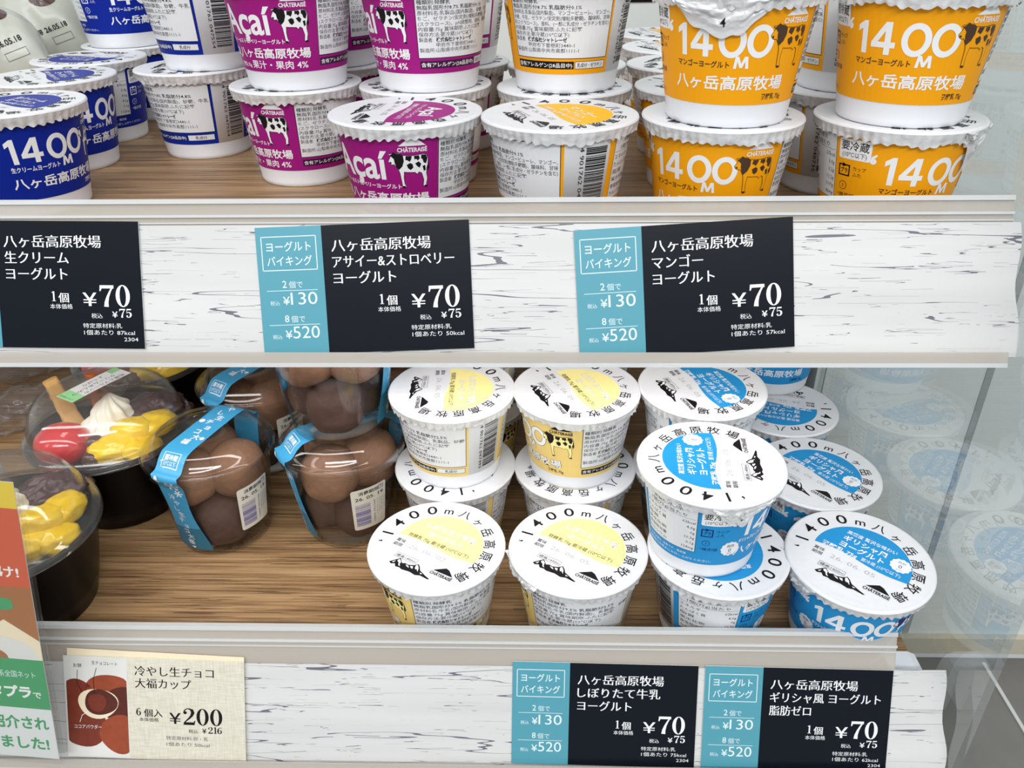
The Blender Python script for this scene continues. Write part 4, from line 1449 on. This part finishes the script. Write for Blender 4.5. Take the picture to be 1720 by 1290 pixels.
def bowl(x, y, z, spin, where, label, sticker=None, what='all'):
    o = bpy.data.objects.new('dessert_bowl', None)
    COL.objects.link(o)
    o.empty_display_size = 0.02
    o.location = W(x, y, z)
    tag(o, label, 'dessert bowl', 'black dessert bowls with clear domes')
    put('black_bowl', _me['bowl'], o)
    lid = put('clear_dome_lid', _me['dome'], o)
    if sticker is not None:
        a = Art()
        a.rect(-9, -24, 9, 24, 'w', 1)
        a.rect(-9, -24, 9, -14, 'mint', 2)
        a.rect(-9, 16, -2, 24, 'mint', 2)
        a.text('和栗とフルーツの', 4.6, 20, 4.0, 'k', w=32, rot=-90, off=0.0)
        a.text('クリームあんみつ', -0.6, 16, 4.0, 'k', w=34, rot=-90)
        a.text('よくばり', -5.6, 10, 3.6, 'k', w=16, rot=-90)
        a.text('要冷蔵 10℃以下', 0, -22.6, 2.0, 'green', w=14, al='c', off=0.02)
        dm = [(49, 58), (45, 59), (44.6, 64), (42.6, 71), (38.5, 77.5), (33.0, 81.6), (29.0, 82.6), (0.0, 83.2)][::-1]

        def dz(r):
            for (r0, z0), (r1, z1) in zip(dm, dm[1:]):
                if r <= r1:
                    return z0 + (z1 - z0) * (r - r0) / (r1 - r0)
            return 58
        mb = MB()
        sx, sy, ang = sticker
        c, s_ = math.cos(math.radians(ang)), math.sin(math.radians(ang))

        def f(px, py, l):
            px, py = px * 0.86, py * 0.86
            X, Y = sx + px * c - py * s_, sy + px * s_ + py * c
            return (X, Y, dz(math.hypot(X, Y)) + 0.25 + 0.05 * l)
        emit(mb, a, f, 2, 2)
        put('name_sticker', mb.mesh('name_sticker'), lid, label='white and mint green sticker with handwriting')
    c, s_ = math.cos(math.radians(spin)), math.sin(math.radians(spin))

    def food(name, key, dx, dy, dz, lab, cat, rot=(0, 0, 0), group=None):
        put(name, _me[key], loc=W(x + dx * c - dy * s_, y + dx * s_ + dy * c, z + dz + 3.5), rot=(rot[0], rot[1], rot[2] + math.radians(spin)), label='%s %s' % (lab, where), cat=cat, group=group)
    food('red_fruit', 'red', -20, -19, 51, 'glossy red fruit', 'fruit')
    food('sweet_bean', 'bean', 3.5, -23, 55, 'dark round sweet bean, higher of two, next to the red fruit', 'bean')
    food('sweet_bean', 'bean', 4.5, -33, 50, 'dark round sweet bean, lower of two, at the rim', 'bean')
    food('whipped_cream', 'cream_swirl', 0, 4, 38, 'white piped cream swirl', 'cream')
    food('bean_paste', 'anko', 23, 18, 51, 'lump of dark red bean paste', 'bean paste', (0, 0, 0.4))
    for i, (k, dx, dy, dz, rr) in enumerate((('mangoa', 31, -3, 55, (0.2, 0.1, 1.1)), ('mangob', 22, -12, 57, (-0.2, 0.2, 0.6)), ('mangoa', 15, -25, 52, (0.3, 0, 0.4)), ('mangob', 28, -19, 49, (0.1, 0.3, 1.0)))):
        food('mango_piece', k, dx, dy, dz, ('yellow mango piece near the bean paste', 'yellow mango piece in the middle of its row', 'yellow mango piece next to the dark beans', 'yellow mango piece lowest at the rim')[i], 'fruit', rr)
    food('wafer_stick', 'wafer', -23, 6, 38, 'toasted wafer slab leaning by the cream', 'wafer', (-0.25, -0.1, 0.9))
    food('caramel_stick', 'cstick', -15, 12, 34, 'orange caramel stick leaning on the cream', 'biscuit stick', (-0.15, 0.05, 0))


bowl(-267.5, 419, ZL, 0, 'in the sticker bowl', 'black dessert bowl with clear dome and handwritten sticker beside the chocolate cups', sticker=(-4, 5, -28))
bowl(-281.5, 323.5, ZL, 22, 'in the leaflet bowl', 'black dessert bowl with clear dome half behind the promotion leaflet', sticker=(-30, 22, -10))
bowl(-287.0, 517.0, ZL, 4, 'in the rearmost bowl', 'black dessert bowl under the upper rail, behind the sticker bowl')


# ------------------------------------------------------------------ wrapped pastries and film pouches
def pouch(name, loc, rz, dims, m, label, cat, art=None, seed=0, amp=0.06, tilt=0.0, mdl='top', group=None):
    L, Wd, H = dims
    mb = MB()

    def f(u, v):
        s_ = 2 * v - 1
        th = 2 * math.pi * u
        pin = (1 - abs(s_) ** 5) ** 0.5 if abs(s_) < 1 else 0.0
        e = 0.8
        sq = lambda c: math.copysign(abs(c) ** e, c)
        ry, rz_ = Wd / 2 * (0.9 + 0.1 * pin), max(0.6, H / 2 * pin)
        n = 1 + amp * noise.fractal((math.cos(th) * 1.4 + seed, math.sin(th) * 1.4, s_ * 3), 0.7, 2.0, 3)
        return (s_ * L / 2, ry * sq(math.cos(th)) * n, H / 2 + rz_ * sq(math.sin(th)) * n)
    mb.grid(f, 60, 48, m)
    me0 = mb.mesh(name)
    if art:
        bm = bmesh.new()
        bm.from_mesh(me0)
        tree = BVHTree.FromBMesh(bm)
        bm.free()
        for a, o_, ux, uy, d in art:
            o_, ux, uy, d = Vector(o_), Vector(ux).normalized(), Vector(uy).normalized(), Vector(d).normalized()

            def g(px, py, l):
                q = (o_ + ux * px + uy * py) * S
                h = tree.ray_cast(q, d)
                if h[0] is None:
                    h = tree.find_nearest(q)
                p = h[0] - d * (0.0002 + 0.00006 * l)
                return tuple(p / S)
            emit(mb, a, g, 2.0, 2.0)
    return put(name, mb.mesh(name), loc=loc, rot=(tilt, 0, rz), label=label, cat=cat, group=group)


def pastry_art(ox):
    side = Art()
    side.text('消費期限', ox - 14, 0, 4, 'k', w=12.5, off=0.02)
    side.text('26.05.18', ox + 0.2, 0, 4, 'k', w=16, h=3.6, off=0.02)
    side.frame(ox + 2, -9, ox + 16, -4, 0.3, 'g', 2)
    top = Art()
    top.disc(ox + 2, 4, 8.5, 'bean', 1, 36, 6)
    top.poly([(ox - 2, 4), (ox + 1, 7), (ox + 5, 4), (ox + 2, 2)], 'cream_p', 2)
    top.poly([(ox - 22, 18), (ox + 6, 20), (ox + 6, 24), (ox - 22, 23)], 'green', 1)
    return [(side, (0, -120, 56), (1, 0, 0.3), (-0.3, 0, 1), (0, 1, -0.05)), (top, (0, -120, 122), (1, 0, 0.15), (-0.1, 0.3, 1), (0, 1, -0.5))]


pouch('wrapped_pastry', W(-378, 560, ZU), 0.50, (104, 60, 82), 'wrap', 'white film wrapped pastry with brown oval print, in front of its twin', 'wrapped pastry', pastry_art(24), 1, group='white film wrapped pastries')
pouch('wrapped_pastry', W(-388, 640, ZU), 0.42, (104, 60, 90), 'wrap', 'white film wrapped pastry standing behind, next to the stacked blue cup', 'wrapped pastry', pastry_art(26), 4, group='white film wrapped pastries')
pouch('film_bag', W(-412, 610, ZL), 0.9, (120, 60, 46), 'film', 'crinkled clear film bag under the upper price rail', 'film bag', None, 3, 0.25, group='clear film bags')
pouch('film_bag', W(-392, 505, ZL), 0.5, (80, 40, 26), 'film', 'small crinkled clear film bag lying near the sticker bowl', 'film bag', None, 8, 0.25, group='clear film bags')
DZ = -470.0
for i, (x, y, m, lab) in enumerate(((-262, 232, 'wrap', 'white printed packet below the leaflet'), (-208, 236, 'olive', 'leaf green packet below the truffle picture card'), (-160, 238, 'lyellow', 'pale yellow packet below the lower rail'), (-104, 240, 'wrap', 'white packet below the plain paper strip'))):
    t = Art()
    t.line(-12, -6, 12, -5, 0.8, 'k')
    pouch('snack_packet', W(x, y, DZ), 1.35, (78, 50, 30), m, lab, 'snack packet', [(t, (4, -2, 100), (0, -1, 0), (1, 0, 0), (0, 0, -1))], i + 2, group='packets on the bottom deck')


# ------------------------------------------------------------------ case ends, walls
def panel(name, x0, x1, y0, y1, z0, z1, m, kind=None, label=None, cat=None):
    mb = MB()
    mb.box(x0, x1, y0, y1, z0, z1, m)
    return put(name, mb.mesh(name), loc=(0, 0, ZC * S), kind=kind, label=label, cat=cat)


panel('wall_side', 199.5, 205, 500, 742, -560, 420, 'wall', 'structure')
panel('wall_back', -900, 226, 742, 752, -560, 420, 'wall', 'structure')
panel('wall_right', 206, 900, 500, 508, -538, 420, 'wall', 'structure')
panel('trim_1', 206, 900, 494, 500, -556, -538, 'ledge', 'structure')
panel('trim_2', 317, 322, 499.2, 500, -537, 420, 'seam', 'structure')
panel('trim_3', 390, 393, 150, 494, -567.5, -566.2, 'trimw', 'structure')
panel('floor_deck', -900, 198, 120, 740, -482, -470, 'deck', 'structure')
panel('floor_neighbour', 209, 900, 120, 500, -576, -567.6, 'deck', 'structure')
# bracket slot on the back wall
panel('bracket_slot', 66, 100, 740.8, 742, -63, -59.5, 'blackp', label='short black bracket slot on the white back wall', cat='bracket slot')


mb = MB()
mb.box(0, 4, 250, 499, -560, 420, 'glass', lambda x, y, z: (x + 203.2 - 0.011 * (y - 290), y, z))
put('end_glass', mb.mesh('end_glass'), loc=(0, 0, ZC * S), label='tall clear glass pane closing the case end, mirroring the cups', cat='glass panel')
mb = MB()
prof = [(0, 0), (13, 0), (17, -2), (19, -7), (20.5, -25), (18.6, -25.4), (17, -7.6), (15.6, -4.2), (12.6, -2.2), (0, -2.2)]
v = []
for yy in (277, 292):
    v += [(178 + px, yy, ZL + 2.6 + pz) for px, pz in prof]
n = len(prof)
mb.add(v, [list(range(n)), list(range(n, 2 * n))[::-1]] + [[i, i + n, (i + 1) % n + n, (i + 1) % n] for i in range(n)], 'plastic_white')
put('shelf_bracket', mb.mesh('shelf_bracket', True), loc=(0, 0, ZC * S), label='milky hooked clip over the lower shelf corner beside the glass', cat='clip')

bpy.data.objects.remove(_to)
bpy.data.curves.remove(_tc)
